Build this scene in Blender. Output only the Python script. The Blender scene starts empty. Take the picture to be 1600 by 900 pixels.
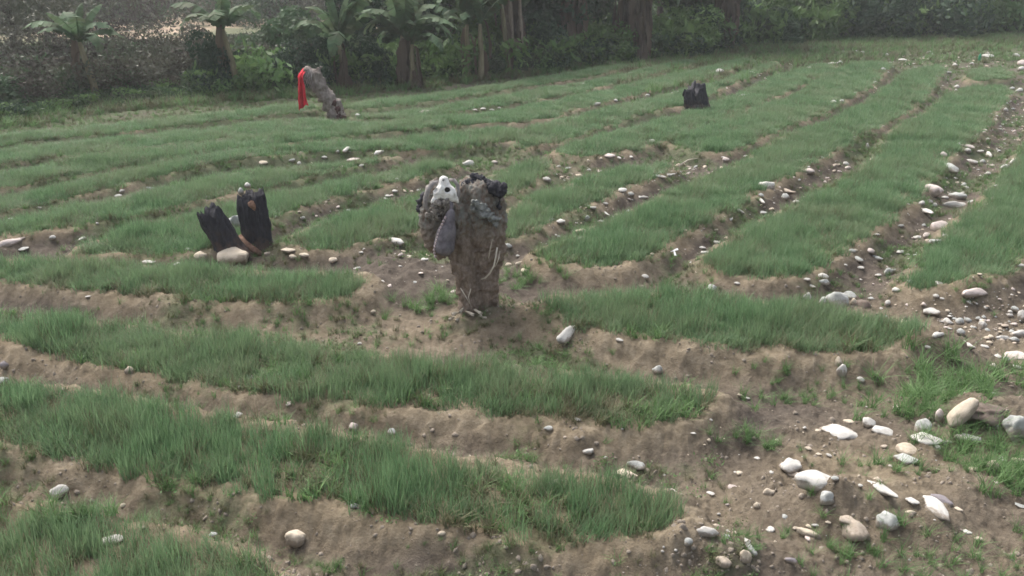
import bpy, bmesh, math, random
import numpy as np
from mathutils import Vector, Matrix, Euler

random.seed(7); rng = np.random.default_rng(7)
scene = bpy.context.scene
COL = scene.collection
R = math.radians

# ------------------------------------------------------------------ camera
PITCH, CAM_H, FPX = R(20.2), 3.5, 1386.0
cam_d = bpy.data.cameras.new('camera'); cam = bpy.data.objects.new('camera', cam_d); COL.objects.link(cam)
cam.location = (0, 0, CAM_H); cam.rotation_euler = (R(90) - PITCH, 0, 0)
cam_d.sensor_width = 36; cam_d.lens = 36 * FPX / 1600; cam_d.clip_end = 2000; cam_d.clip_start = .05
scene.camera = cam
# ------------------------------------------------------------------ world, sun, exposure
SUN_EL, SUN_AZ = R(52), R(-35)          # azimuth from +Y towards +X
w = bpy.data.worlds.new('World'); scene.world = w; w.use_nodes = True
nt = w.node_tree; nt.nodes.clear()
sky = nt.nodes.new('ShaderNodeTexSky'); sky.sky_type = 'NISHITA'; sky.sun_disc = False
sky.sun_elevation = SUN_EL; sky.sun_rotation = SUN_AZ
sky.air_density = 1.0; sky.dust_density = 6.0; sky.ozone_density = 1.0
bg = nt.nodes.new('ShaderNodeBackground'); bg.inputs['Strength'].default_value = .15
hs = nt.nodes.new('ShaderNodeHueSaturation'); hs.inputs['Saturation'].default_value = .42
wo = nt.nodes.new('ShaderNodeOutputWorld')
nt.links.new(sky.outputs[0], hs.inputs['Color']); nt.links.new(hs.outputs[0], bg.inputs[0]); nt.links.new(bg.outputs[0], wo.inputs[0])
sd = bpy.data.lights.new('sun', 'SUN'); sd.energy = 1.15; sd.angle = R(28); sd.color = (1, .95, .87)
so = bpy.data.objects.new('sun', sd); COL.objects.link(so)
sdir = Vector((math.sin(SUN_AZ) * math.cos(SUN_EL), math.cos(SUN_AZ) * math.cos(SUN_EL), math.sin(SUN_EL)))
so.rotation_euler = sdir.to_track_quat('Z', 'Y').to_euler(); so.location = sdir * 60
vs = scene.view_settings; vs.view_transform = 'Standard'; vs.look = 'None'; vs.gamma = 1; vs.exposure = 1.25
scene.render.filter_size = 1.9
scene.cycles.filter_width = 1.6
scene.cycles.max_bounces = 6; scene.cycles.transparent_max_bounces = 8; scene.cycles.volume_bounces = 1

# ------------------------------------------------------------------ helpers
cp, sp = math.cos(PITCH), math.sin(PITCH)
def rays(px, py):
    px = np.asarray(px, float); py = np.asarray(py, float)
    a = (px - 800) / FPX; b = (450 - py) / FPX
    return np.stack([a, cp + b * sp, -sp + b * cp], -1)
def on_plane(px, py, z=0.):
    d = rays(px, py); t = (z - CAM_H) / d[..., 2]
    return d * t[..., None] + np.array([0, 0, CAM_H])

def _hash(ix, iy, s):
    n = (ix.astype(np.int64) * 374761393 + iy.astype(np.int64) * 668265263 + s * 974711) & 0xffffffff
    n = ((n ^ (n >> 13)) * 1274126177) & 0xffffffff
    return (n ^ (n >> 16)) & 0xffff
def perlin(x, y, s=0):
    x = np.asarray(x, float); y = np.asarray(y, float)
    xi = np.floor(x); yi = np.floor(y); xf = x - xi; yf = y - yi
    u = xf * xf * (3 - 2 * xf); v = yf * yf * (3 - 2 * yf)
    def g(ox, oy):
        a = _hash(xi + ox, yi + oy, s) * (2 * math.pi / 65536)
        return np.cos(a) * (xf - ox) + np.sin(a) * (yf - oy)
    return ((g(0, 0) * (1 - u) + g(1, 0) * u) * (1 - v) + (g(0, 1) * (1 - u) + g(1, 1) * u) * v) * 1.5
def fbm(x, y, s=0, o=4):
    r = 0; a = 1.
    for i in range(o):
        r = r + a * perlin(x, y, s + i * 17); x = x * 2.03 + 5.1; y = y * 2.03 - 3.7; a *= .5
    return r
def sstep(a, b, x):
    t = np.clip((x - a) / (b - a), 0, 1); return t * t * (3 - 2 * t)

def tag(o, label=None, cat=None, group=None, kind=None):
    if label: o['label'] = label
    if cat: o['category'] = cat
    if group: o['group'] = group
    if kind: o['kind'] = kind
    return o
def mesh_obj(name, verts, faces, mat, parent=None, smooth=False, loc=None):
    me = bpy.data.meshes.new(name)
    me.from_pydata([tuple(map(float, v)) for v in verts] if not isinstance(verts, np.ndarray) else verts.tolist(), [], faces)
    me.materials.append(mat)
    if smooth: me.polygons.foreach_set('use_smooth', [True] * len(me.polygons))
    o = bpy.data.objects.new(name, me); COL.objects.link(o)
    if parent: o.parent = parent
    if loc is not None: o.location = loc
    return o
def quads_mesh(name, V, mat, smooth=False):
    """V: (n,4,3) quads as one mesh"""
    n = len(V); me = bpy.data.meshes.new(name)
    me.vertices.add(n * 4); me.vertices.foreach_set('co', V.reshape(-1).astype(np.float32))
    me.loops.add(n * 4); me.loops.foreach_set('vertex_index', np.arange(n * 4, dtype=np.int32))
    me.polygons.add(n); me.polygons.foreach_set('loop_start', np.arange(0, n * 4, 4, dtype=np.int32))
    me.polygons.foreach_set('loop_total', np.full(n, 4, dtype=np.int32))
    me.materials.append(mat); me.update(calc_edges=True)
    if smooth: me.polygons.foreach_set('use_smooth', [True] * n)
    return me
def obj_of(name, me, parent=None, loc=None):
    o = bpy.data.objects.new(name, me); COL.objects.link(o)
    if parent: o.parent = parent
    if loc is not None: o.location = loc
    return o
def empty(name, loc, rz=0):
    o = bpy.data.objects.new(name, None); COL.objects.link(o); o.location = loc; o.rotation_euler.z = rz
    o.empty_display_size = .1; return o

# ------------------------------------------------------------------ materials
class NB:
    def __init__(s, name):
        s.m = bpy.data.materials.new(name); s.m.use_nodes = True; s.t = s.m.node_tree; s.t.nodes.clear()
        s.out = s.n('ShaderNodeOutputMaterial')
    def n(s, k, **kw):
        x = s.t.nodes.new(k)
        for a, b in kw.items(): setattr(x, a, b)
        return x
    def l(s, a, b): s.t.links.new(a, b)
    def noise(s, scale, detail=4, vec=None, rough=.6):
        x = s.n('ShaderNodeTexNoise'); x.inputs['Scale'].default_value = scale; x.inputs['Detail'].default_value = detail
        x.inputs['Roughness'].default_value = rough
        if vec: s.l(vec, x.inputs['Vector'])
        return x.outputs['Fac']
    def ramp(s, fac, stops):
        x = s.n('ShaderNodeValToRGB'); e = x.color_ramp.elements
        while len(e) < len(stops): e.new(.5)
        for i, (p, c) in enumerate(stops): e[i].position = p; e[i].color = (*c, 1) if len(c) == 3 else c
        s.l(fac, x.inputs[0]); return x.outputs[0]
    def mix(s, f, a, b, mode='MIX'):
        x = s.n('ShaderNodeMix', data_type='RGBA', blend_type=mode)
        for i, v in ((0, f), (6, a), (7, b)):
            if hasattr(v, 'links'): s.l(v, x.inputs[i])
            elif i == 0: x.inputs[0].default_value = v
            else: x.inputs[i].default_value = (*v, 1)
        return x.outputs[2]
    def math(s, op, a, b=0.):
        x = s.n('ShaderNodeMath', operation=op)
        for i, v in ((0, a), (1, b)):
            if hasattr(v, 'links'): s.l(v, x.inputs[i])
            else: x.inputs[i].default_value = v
        return x.outputs[0]
    def bump(s, h, dist, strength=1.):
        x = s.n('ShaderNodeBump'); x.inputs['Distance'].default_value = dist; x.inputs['Strength'].default_value = strength
        s.l(h, x.inputs['Height']); return x.outputs[0]
    def finish(s, col, rough=.9, normal=None, spec=.2, trans=0., metal=0.):
        p = s.n('ShaderNodeBsdfPrincipled')
        if hasattr(col, 'links'): s.l(col, p.inputs['Base Color'])
        else: p.inputs['Base Color'].default_value = (*col, 1)
        p.inputs['Roughness'].default_value = rough; p.inputs['Specular IOR Level'].default_value = spec
        if normal: s.l(normal, p.inputs['Normal'])
        if trans:
            t = s.n('ShaderNodeBsdfTranslucent'); mx = s.n('ShaderNodeMixShader'); mx.inputs[0].default_value = trans
            if hasattr(col, 'links'): s.l(col, t.inputs[0])
            else: t.inputs[0].default_value = (*col, 1)
            s.l(p.outputs[0], mx.inputs[1]); s.l(t.outputs[0], mx.inputs[2]); s.l(mx.outputs[0], s.out.inputs[0])
        else: s.l(p.outputs[0], s.out.inputs[0])
        return s.m
    def pos(s): return s.n('ShaderNodeNewGeometry').outputs['Position']
    def obj(s): return s.n('ShaderNodeTexCoord').outputs['Object']
    def rnd(s): return s.n('ShaderNodeObjectInfo').outputs['Random']

def leaf_mat(name, dark, light, trans=.3, rough=.6, spec=.25, patch=None, pscale=.7):
    b = NB(name)
    island = b.n('ShaderNodeNewGeometry').outputs['Random Per Island']
    c1 = b.mix(b.rnd(), dark, light)
    c2 = b.mix(island, dark, light)
    c = b.mix(.5, c1, c2)
    if patch:
        nz = b.noise(pscale, 3, b.pos())
        f = b.ramp(nz, [(.42, (0, 0, 0)), (.66, (.85, .85, .85))])
        c = b.mix(f, c, patch)
    return b.finish(c, rough, None, spec, trans)
MCROP = leaf_mat('crop_green', (.058, .124, .052), (.195, .308, .155), .4, patch=(.165, .225, .120), pscale=.9)
MWEED = leaf_mat('weed_green', (.06, .12, .04), (.16, .27, .10), .35)
MWEEDDRY = leaf_mat('weed_olive', (.085, .09, .045), (.16, .155, .085), .2)
MDRY = leaf_mat('dry_scrub', (.072, .072, .050), (.105, .102, .074), .2, patch=(.062, .085, .048), pscale=.5)
MBUSH = leaf_mat('bush_green', (.032, .062, .032), (.080, .135, .065), .25, .6, .15, patch=(.065, .075, .045), pscale=.8)
MBUSHD = leaf_mat('bush_dark', (.020, .040, .024), (.050, .085, .048), .2, .6, .12)
MBUSHL = leaf_mat('bush_light', (.065, .12, .04), (.14, .22, .075), .3, .6, .2)
MBAN = leaf_mat('banana_leaf', (.060, .105, .055), (.120, .185, .100), .3, .65, .12, patch=(.075, .085, .045), pscale=2.)
MBANY = leaf_mat('banana_leaf_yellow', (.15, .19, .05), (.22, .25, .08), .35, .45, .3)
MDEAD = leaf_mat('dead_leaf', (.055, .042, .034), (.13, .10, .075), .1, .9, .1)
MTWIG = leaf_mat('twig', (.055, .048, .040), (.085, .075, .062), 0, .9, .03)

def bark_mat(name, a, b_, scale=6, stretch=.15, bump=.02):
    b = NB(name); tc = b.obj()
    mp = b.n('ShaderNodeMapping'); mp.inputs['Scale'].default_value = (1, 1, stretch); b.l(tc, mp.inputs[0])
    n1 = b.noise(scale * 3, 6, mp.outputs[0], .7); n2 = b.noise(scale * .5, 3, tc)
    c = b.ramp(n1, [(.35, a), (.65, b_)]); c = b.mix(b.math('MULTIPLY', n2, .5), c, tuple(v * .6 for v in a))
    return b.finish(c, .95, b.bump(n1, bump), .1)
MBARK = bark_mat('bark', (.07, .055, .045), (.17, .145, .12))
MBANT = bark_mat('banana_stem', (.14, .12, .07), (.27, .24, .16), 4, .2, .01)
MPALE = bark_mat('pale_trunk', (.17, .13, .10), (.34, .29, .24), 4, .3, .01)

def char_mat():
    b = NB('charred_wood'); tc = b.obj()
    mp = b.n('ShaderNodeMapping'); mp.inputs['Scale'].default_value = (1, 1, .22); b.l(tc, mp.inputs[0])
    n1 = b.noise(38, 5, mp.outputs[0], .7); n2 = b.noise(7, 4, tc)
    c = b.ramp(n1, [(.3, (.012, .012, .015)), (.62, (.035, .034, .042)), (.75, (.10, .095, .10))])
    sx = b.n('ShaderNodeSeparateXYZ'); b.l(tc, sx.inputs[0])
    low = b.math('MULTIPLY', b.ramp(sx.outputs[2], [(0, (1, 1, 1)), (.32, (0, 0, 0))]), b.ramp(n2, [(.42, (0, 0, 0)), (.56, (1, 1, 1))]))
    c = b.mix(low, c, (.085, .055, .042))
    return b.finish(c, .8, b.bump(n1, .02), .3)
MCHAR = char_mat()
def clay_mat():
    b = NB('muddy_wood'); tc = b.obj()
    mp = b.n('ShaderNodeMapping'); mp.inputs['Scale'].default_value = (1, 1, .3); b.l(tc, mp.inputs[0])
    n1 = b.noise(5, 5, tc, .65); n2 = b.noise(24, 6, mp.outputs[0], .78); n3 = b.noise(60, 4, tc, .7)
    c = b.ramp(n2, [(.3, (.125, .095, .075)), (.5, (.225, .175, .138)), (.72, (.33, .27, .22))])
    c = b.mix(b.ramp(n1, [(.50, (0, 0, 0)), (.68, (.8, .8, .8))]), c, (.14, .10, .078))
    sx = b.n('ShaderNodeSeparateXYZ'); b.l(tc, sx.inputs[0])
    up = b.math('MULTIPLY', b.ramp(sx.outputs[2], [(.75, (0, 0, 0)), (1., (1, 1, 1))]), b.ramp(n2, [(.42, (0, 0, 0)), (.6, (1, 1, 1))]))
    c = b.mix(up, c, (.22, .225, .205))
    return b.finish(c, .95, b.bump(b.math('ADD', n2, b.math('MULTIPLY', n3, .4)), .03), .1)
MCLAY = clay_mat()
def simple(name, a, b_, sc=12, rough=.85, bump=.004, spec=.2):
    b = NB(name); n = b.noise(sc, 5, b.obj(), .65)
    return b.finish(b.ramp(n, [(.35, a), (.65, b_)]), rough, b.bump(n, bump), spec)
MBONE = simple('bone', (.50, .48, .45), (.80, .79, .77), 18)
MDARK = simple('hollow_shade', (.012, .012, .012), (.03, .028, .026), 20)
MHORN = simple('grey_horn', (.13, .12, .115), (.27, .25, .24), 16)
MPOUCH = simple('grey_hide', (.075, .068, .078), (.17, .155, .17), 10, .6, .01)
MRIM = simple('pink_rim', (.26, .20, .20), (.50, .42, .42), 30)
MRED = simple('red_cloth', (.42, .016, .028), (.66, .035, .055), 5, .9, .01)
MROOT = simple('pale_root', (.30, .26, .20), (.48, .43, .36), 15)
MORANGE = simple('raw_wood', (.28, .13, .07), (.42, .22, .13), 25)
MWHITE = simple('white_scrap', (.55, .55, .55), (.75, .75, .76), 10)
MGREENP = simple('green_plastic', (.015, .20, .10), (.025, .28, .14), 10, .5)

def stone_mat(name, a, b_, dirt=(.22, .18, .14)):
    b = NB(name); tc = b.obj(); r = b.rnd()
    add = b.n('ShaderNodeVectorMath', operation='ADD'); b.l(tc, add.inputs[0])
    cmb = b.n('ShaderNodeCombineXYZ'); b.l(b.math('MULTIPLY', r, 37.), cmb.inputs[0]); b.l(cmb.outputs[0], add.inputs[1])
    v = add.outputs[0]
    n1 = b.noise(2.2, 5, v, .6); n2 = b.noise(16, 4, v, .7)
    c = b.ramp(n1, [(.3, a), (.7, b_)])
    c = b.mix(b.math('MULTIPLY', b.ramp(n2, [(.55, (0, 0, 0)), (.8, (1, 1, 1))]), .4), c, tuple(x * .55 for x in a))
    c = b.mix(b.math('MULTIPLY', r, .25), c, tuple(x * .65 for x in a))
    sx = b.n('ShaderNodeSeparateXYZ'); b.l(tc, sx.inputs[0])
    h = b.math('ADD', sx.outputs[2], b.math('MULTIPLY', b.math('SUBTRACT', n1, .5), 1.4))
    c = b.mix(b.ramp(h, [(.05, (.85, .85, .85)), (.42, (0, 0, 0))]), c, dirt)
    return b.finish(c, .8, b.bump(n2, .02, .5), .25)
MST = {'white': stone_mat('stone_white', (.42, .40, .37), (.60, .58, .54)),
       'grey': stone_mat('stone_grey', (.30, .31, .29), (.46, .46, .44)),
       'cream': stone_mat('stone_cream', (.44, .37, .28), (.60, .52, .42)),
       'tan': stone_mat('stone_tan', (.34, .28, .22), (.48, .41, .34)),
       'pink': stone_mat('stone_pink', (.46, .39, .36), (.62, .54, .50)),
       'brown': stone_mat('stone_brown', (.10, .075, .06), (.19, .15, .125)),
       'purple': stone_mat('stone_purple', (.20, .18, .19), (.30, .27, .28))}

# ------------------------------------------------------------------ beds traced on the field (far edge, near edge)
BH = .18
L2 = lambda pts: [(x / 2, y / 2) for x, y in pts]
R2 = lambda pts: [(800 + x / 2, y / 2) for x, y in pts]
BEDS = [
 # name, far edge visible, near edge at base, crop height, label
 (L2([(-160,1530),(100,1560),(300,1600),(600,1660),(780,1720),(960,1800)]), L2([(960,1950),(-160,1950)]), .20, 'tall thin green crop filling the bottom left corner bed'),
 ([(-80,600),(0,607),(200,622),(400,657),(700,705),(870,738),(990,752),(1080,755)], [(1090,800),(1065,848),(960,857),(830,847),(640,800),(480,785),(330,760),(180,735),(60,715),(-80,690)], .21, 'loose patchy crop on the long bed nearest the camera, above the clay bank'),
 ([(-80,470),(0,478),(110,490),(400,520),(560,540),(800,560),(1000,575),(1110,588),(1138,600)], [(1135,640),(1065,674),(900,665),(800,655),(600,640),(400,620),(110,570),(20,540),(-80,520)], .20, 'dense crop on the long bed running below the skull stump'),
 ([(-80,388),(0,393),(200,402),(400,408),(560,415),(585,425)], [(578,455),(530,475),(400,477),(200,467),(0,440),(-80,432)], .18, 'crop on the bed in front of the two charred stumps'),
 ([(838,465),(920,445),(1000,438),(1200,458),(1400,478),(1450,490)], [(1448,530),(1400,550),(1300,557),(1150,551),(1000,535),(860,508),(838,492)], .20, 'crop on the short bed right of the skull stump'),
 (R2([(50,780),(200,715),(420,630),(500,590),(640,525),(740,480),(870,405),(1000,365),(1100,310),(1200,250),(1230,215),(1340,195)]), R2([(1345,215),(1320,250),(1290,300),(1200,370),(1080,430),(990,480),(880,540),(760,610),(640,680),(540,730),(400,820),(330,845),(130,842),(50,805)]), .19, 'crop on the diagonal bed starting right of the skull stump'),
 (R2([(590,790),(700,715),(850,640),(960,590),(1100,520),(1180,440),(1190,400),(1260,365),(1340,305),(1420,265),(1545,262)]), R2([(1550,290),(1500,350),(1450,430),(1380,460),(1330,530),(1230,640),(1130,720),(1000,795),(960,830),(860,880),(720,885),(640,860),(590,820)]), .19, 'crop on the wide diagonal bed left of the broad stony furrow'),
 (R2([(1430,212),(1540,208)]), R2([(1565,250),(1430,255)]), .14, 'small square patch of crop at the top end of the wide diagonal bed'),
 (R2([(1240,860),(1300,780),(1380,690),(1470,625),(1530,560),(1560,505),(1600,460),(1720,380)]), R2([(1720,720),(1600,800),(1530,850),(1460,905),(1400,918),(1260,912)]), .19, 'crop on the bed at the right edge beyond the broad stony furrow'),
 (R2([(480,425),(600,385),(700,345),(900,285),(980,225),(1080,188),(1140,183)]), R2([(1185,205),(1100,280),(960,355),(850,400),(740,450),(650,485),(560,470),(480,450)]), .17, 'crop on the diagonal bed passing in front of the dark block stump'),
 (R2([(-30,640),(60,595),(200,555),(350,515),(480,492)]), R2([(520,512),(500,530),(400,580),(300,622),(100,705),(0,755),(-30,760)]), .18, 'crop on the diagonal bed just behind the skull stump on its right'),
 (R2([(120,455),(250,420),(400,380),(560,342),(700,285),(850,222),(960,192),(1010,196)]), R2([(1012,215),(900,268),(760,328),(640,372),(520,425),(400,462),(300,484),(130,490)]), .16, 'crop on the bed holding the dark block stump'),
 (L2([(1620,405),(1750,368),(1950,318),(2120,280),(2250,248),(2380,200),(2430,180)]), L2([(2430,198),(2380,228),(2260,275),(2140,332),(2000,355),(1850,415),(1700,455),(1620,470)]), .15, 'crop on the first narrow bed beyond the dark block stump'),
 (L2([(1600,335),(1800,298),(2000,250),(2200,205),(2330,175)]), L2([(2360,190),(2250,232),(2120,266),(1950,305),(1750,360),(1600,392)]), .15, 'crop on the second narrow bed beyond the dark block stump'),
 (L2([(1080,362),(1300,338),(1600,287),(1800,255),(1950,225),(2100,190),(2160,178)]), L2([(2190,195),(2000,242),(1800,292),(1600,325),(1300,368),(1090,385)]), .14, 'crop on the third narrow bed beyond the dark block stump'),
 (L2([(1080,318),(1300,292),(1600,250),(1750,225),(1930,198),(2030,193)]), L2([(2040,205),(1950,217),(1800,247),(1600,278),(1300,326),(1080,350)]), .14, 'crop on the last bed before the bushes, right of the red cloth'),
 (L2([(220,750),(400,695),(640,640),(860,590),(1100,545),(1300,500),(1420,488)]), L2([(1430,522),(1300,557),(1150,597),(1000,632),(870,677),(780,712),(700,780),(600,800),(400,806),(220,800)]), .17, 'crop on the bed running up behind the two charred stumps'),
 (L2([(880,725),(1000,675),(1200,615),(1400,565),(1600,512),(1700,485)]), L2([(1710,505),(1700,548),(1640,592),(1500,650),(1350,702),(1200,747),(1100,782),(960,792),(880,765)]), .18, 'crop on the bed between the charred stumps and the skull stump'),
 (L2([(-160,735),(0,690),(200,630),(450,578),(700,528),(860,515),(1100,495),(1250,476)]), L2([(1260,495),(1100,527),(850,577),(600,632),(350,692),(140,732),(0,750),(-160,780)]), .16, 'crop on the left hand bed behind the pink stone at the edge'),
 (L2([(-160,630),(0,600),(200,560),(450,508),(700,466),(1000,438),(1300,416),(1600,386)]), L2([(1700,450),(1600,440),(1400,470),(1150,472),(900,487),(700,512),(450,562),(200,617),(0,672),(-160,715)]), .16, 'crop on the left bed fourth below the red cloth log'),
 (L2([(-160,560),(0,528),(300,478),(600,440),(900,398),(1200,368),(1600,338),(1760,325)]), L2([(1750,375),(1600,380),(1200,415),(900,447),(600,497),(300,537),(0,587),(-160,617)]), .15, 'crop on the left bed third below the red cloth log'),
 (L2([(-160,480),(0,460),(400,418),(800,373),(960,364),(1100,384),(1400,358)]), L2([(1500,366),(1400,374),(1100,400),(800,422),(400,472),(0,517),(-160,545)]), .14, 'crop on the left bed at the foot of the red cloth log'),
 (L2([(-160,428),(0,410),(400,373),(800,333),(960,318)]), L2([(1000,350),(800,365),(400,411),(0,447),(-160,468)]), .14, 'crop on the left bed behind the red cloth log'),
]
# world polygons of the beds, their edges roughened
def densify(P, step=.35):
    out = []
    for a, b in zip(P, np.roll(P, -1, 0)):
        n = max(1, int(np.linalg.norm(b - a) / step))
        for k in range(n): out.append(a + (b - a) * k / n)
    return np.array(out)
POLY = []
for far, near, gh, lab in BEDS:
    f = on_plane(*np.array(far, float).T, BH + gh * (.32 if on_plane(*far[0])[1] < 9 else .8))[:, :2]; n = on_plane(*np.array(near, float).T, BH)[:, :2]
    # keep a sliver of width where the traced far edge falls in front of the near one
    P = densify(np.concatenate([f, n]))
    for _ in range(2): P = (np.roll(P, 1, 0) + 2 * P + np.roll(P, -1, 0)) / 4
    P = P + np.stack([perlin(P[:, 0] * 1.7, P[:, 1] * 1.7, 5), perlin(P[:, 0] * 1.7, P[:, 1] * 1.7, 9)], 1) * .07
    POLY.append(P)
def sdist(P, X, Y):
    """signed distance, positive inside"""
    d = np.full(X.shape, 1e9); ins = np.zeros(X.shape, bool)
    for a, b in zip(P, np.roll(P, -1, 0)):
        ex, ey = b - a; L = ex * ex + ey * ey + 1e-12
        t = np.clip(((X - a[0]) * ex + (Y - a[1]) * ey) / L, 0, 1)
        d = np.minimum(d, (X - a[0] - t * ex) ** 2 + (Y - a[1] - t * ey) ** 2)
        c = ((a[1] > Y) != (b[1] > Y)) & (X < (b[0] - a[0]) * (Y - a[1]) / (b[1] - a[1] + 1e-12) + a[0])
        ins ^= c
    d = np.sqrt(d); return np.where(ins, d, -d)
BANK = .46
def bed_sd(X, Y):
    best = np.full(X.shape, -9.)
    for P in POLY:
        lo = P.min(0) - 1; hi = P.max(0) + 1
        m = (X > lo[0]) & (X < hi[0]) & (Y > lo[1]) & (Y < hi[1])
        if m.any(): best[m] = np.maximum(best[m], sdist(P, X[m], Y[m]))
    return best
MOUNDS = []   # world x, y, radius x, radius y, height
def mound(px, py, rx, ry, h):
    p = on_plane(px, py, .1); MOUNDS.append((p[0], p[1], rx, ry, h))
mound(745, 478, .55, .5, .16); mound(650, 430, .75, .7, .20); mound(600, 405, .5, .5, .1); mound(820, 500, .5, .4, .14)
mound(1300, 790, .42, .30, .17); mound(1140, 872, .42, .30, .20); mound(1380, 800, .5, .35, .12); mound(1480, 548, .35, .3, .22)
mound(1175, 660, .6, .4, .10); mound(1540, 465, .5, .4, .18); mound(1540, 655, .8, .5, .22); mound(1470, 745, .7, .5, .10)
mound(1240, 720, .4, .3, .07); mound(400, 395, .6, .4, .06); mound(1560, 830, 1., .6, .06); mound(530, 192, .9, .6, .1)
def height(X, Y, sdv=None):
    X = np.asarray(X, float); Y = np.asarray(Y, float)
    if sdv is None: sdv = bed_sd(X, Y)
    s = sdv + .05 * perlin(X * 3, Y * 3, 3) + .03 * perlin(X * 9, Y * 9, 4)
    t = sstep(-BANK, .03, s)
    z = BH * t
    z = z + .035 * np.exp(-((s + .10) / .10) ** 2)               # little ridge along the bed rim
    z = z + .10 * perlin(X * .35, Y * .35, 21) * .5
    rough = 1 - sstep(0, .2, s) * .75
    dist = np.hypot(X, Y); near = 1 - sstep(10, 26, dist)
    z = z + rough * (.035 * perlin(X * 2.6, Y * 2.6, 31) + .024 * perlin(X * 6.3, Y * 6.3, 32) + near * (.030 * np.abs(perlin(X * 14, Y * 14, 33)) + .013 * perlin(X * 31, Y * 31, 34)))
    for mx, my, rx, ry, h in MOUNDS:
        z = z + h * np.exp(-(((X - mx) / rx) ** 2 + ((Y - my) / ry) ** 2) * 1.3) * (1 + .25 * perlin(X * 5, Y * 5, 41)) * (1 - sstep(0, .25, s))
    far = sstep(45, 140, Y)
    z = z + far * 1.2 * perlin(X * .03, Y * .03, 50)
    return z
def hit(px, py):
    """where the line of sight through these photo pixels meets the ground"""
    px = np.atleast_1d(np.asarray(px, float)); py = np.atleast_1d(np.asarray(py, float))
    a = on_plane(px, py, .62); b = on_plane(px, py, -.15)
    t = np.linspace(0, 1, 60)[None, :, None]
    S = a[:, None] * (1 - t) + b[:, None] * t
    Hh = height(S[..., 0], S[..., 1]); below = S[..., 2] <= Hh
    i = below.argmax(1); i[~below.any(1)] = 59; k = np.maximum(i - 1, 0); r = np.arange(len(px))
    d0 = S[r, k, 2] - Hh[r, k]; d1 = S[r, i, 2] - Hh[r, i]; f = np.clip(d0 / (d0 - d1 + 1e-9), 0, 1)
    Q = S[r, k] * (1 - f[:, None]) + S[r, i] * f[:, None]
    Q[:, 2] = height(Q[:, 0], Q[:, 1]); return Q
def scale_at(p):      # metres per photo pixel at a world point
    return (p[1] * cp + (CAM_H - p[2]) * sp) / FPX

# edge of the field (photo line) -> world; beyond it trees and undergrowth
EDGE = np.array([(-200, 205), (0, 190), (60, 185), (150, 168), (270, 158), (400, 148), (600, 136), (700, 127), (830, 114), (1000, 97), (1130, 80), (1250, 66), (1400, 60), (1600, 53), (1900, 48)], float)
EW = on_plane(EDGE[:, 0], EDGE[:, 1], 0)[:, :2]
def beyond(X, Y):     # metres beyond the field edge, roughly along the view
    ang = X / np.maximum(Y, .1); ea = EW[:, 0] / EW[:, 1]
    return Y - np.interp(ang, ea, EW[:, 1])

# ------------------------------------------------------------------ ground sheet
ys = np.concatenate([[-40, -15, -5, 0, 1.5], 2.6 * 1.0056 ** np.arange(0, 560), [65, 72, 80, 92, 108, 130, 160, 200, 260, 340, 450, 600]])
ys = np.unique(ys)
u = np.concatenate([-np.geomspace(1.02, 30, 12)[::-1], np.linspace(-1, 1, 640), np.geomspace(1.02, 30, 12)])
YY, UU = np.meshgrid(ys, u, indexing='ij')
XX = UU * (np.clip(YY, 2.6, 80) * .74 + 1.0)
sdv = bed_sd(XX, YY)
ZZ = height(XX, YY, sdv)
nr, nc = XX.shape
idx = np.arange(nr * nc).reshape(nr, nc)
F = np.stack([idx[:-1, :-1], idx[:-1, 1:], idx[1:, 1:], idx[1:, :-1]], -1).reshape(-1, 4)
me = bpy.data.meshes.new('ground')
me.vertices.add(nr * nc); me.vertices.foreach_set('co', np.stack([XX, YY, ZZ], -1).reshape(-1).astype(np.float32))
me.loops.add(len(F) * 4); me.loops.foreach_set('vertex_index', F.reshape(-1).astype(np.int32))
me.polygons.add(len(F)); me.polygons.foreach_set('loop_start', np.arange(0, len(F) * 4, 4, dtype=np.int32)); me.polygons.foreach_set('loop_total', np.full(len(F), 4, dtype=np.int32))
me.update(calc_edges=True); me.polygons.foreach_set('use_smooth', [True] * len(F))
def cover(X, Y, s):
    """how far low weeds cover the bare soil, 0..1"""
    b = beyond(X, Y); n = fbm(X * .8, Y * .8, 60, 3)
    left = sstep(2.5, -4, X) * sstep(9.5, 12.5, Y)
    c = .29 + .42 * n + .32 * left + .22 * sstep(11, 18, Y) + .6 * sstep(-9, -5, b) * sstep(5, 9, X)
    c = c + .7 * sstep(-14, -9, b) * sstep(10, 14, X) + .9 * sstep(-.8, .3, b) + .5 * sstep(.3, .8, fbm(X * .5 + 9, Y * .5, 77, 2))
    c = c + .35 * sstep(-.25, -.40, s) * sstep(9, 5, Y) * (X < 1.5) - .52 * sstep(.6, 1.6, X) * sstep(8.5, 7, Y)
    return np.clip(c, 0, 1)
cv = cover(XX, YY, sdv); bb = beyond(XX, YY)
wet = np.clip(sstep(-.06, -.34, sdv) * (.62 + .75 * sstep(8, 11, YY) + .7 * fbm(XX * .55, YY * .55, 71, 3)), 0, 1) * (1 - sstep(-1, 1, bb))  # damp furrow soil, plus furrow shade put into the colour
dryf = sstep(14, 20, bb) * (1 - sstep(38, 48, bb)) * sstep(-.25, .15, perlin(XX * .12, YY * .12, 66)) * sstep(.5, -2, XX + .16 * YY - 3)
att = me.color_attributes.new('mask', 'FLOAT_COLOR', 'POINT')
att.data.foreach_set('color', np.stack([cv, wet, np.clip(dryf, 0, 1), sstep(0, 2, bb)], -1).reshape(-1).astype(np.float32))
b = NB('soil'); p = b.pos()
at = b.n('ShaderNodeAttribute'); at.attribute_name = 'mask'; sx = b.n('ShaderNodeSeparateColor'); b.l(at.outputs['Color'], sx.inputs[0])
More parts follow.
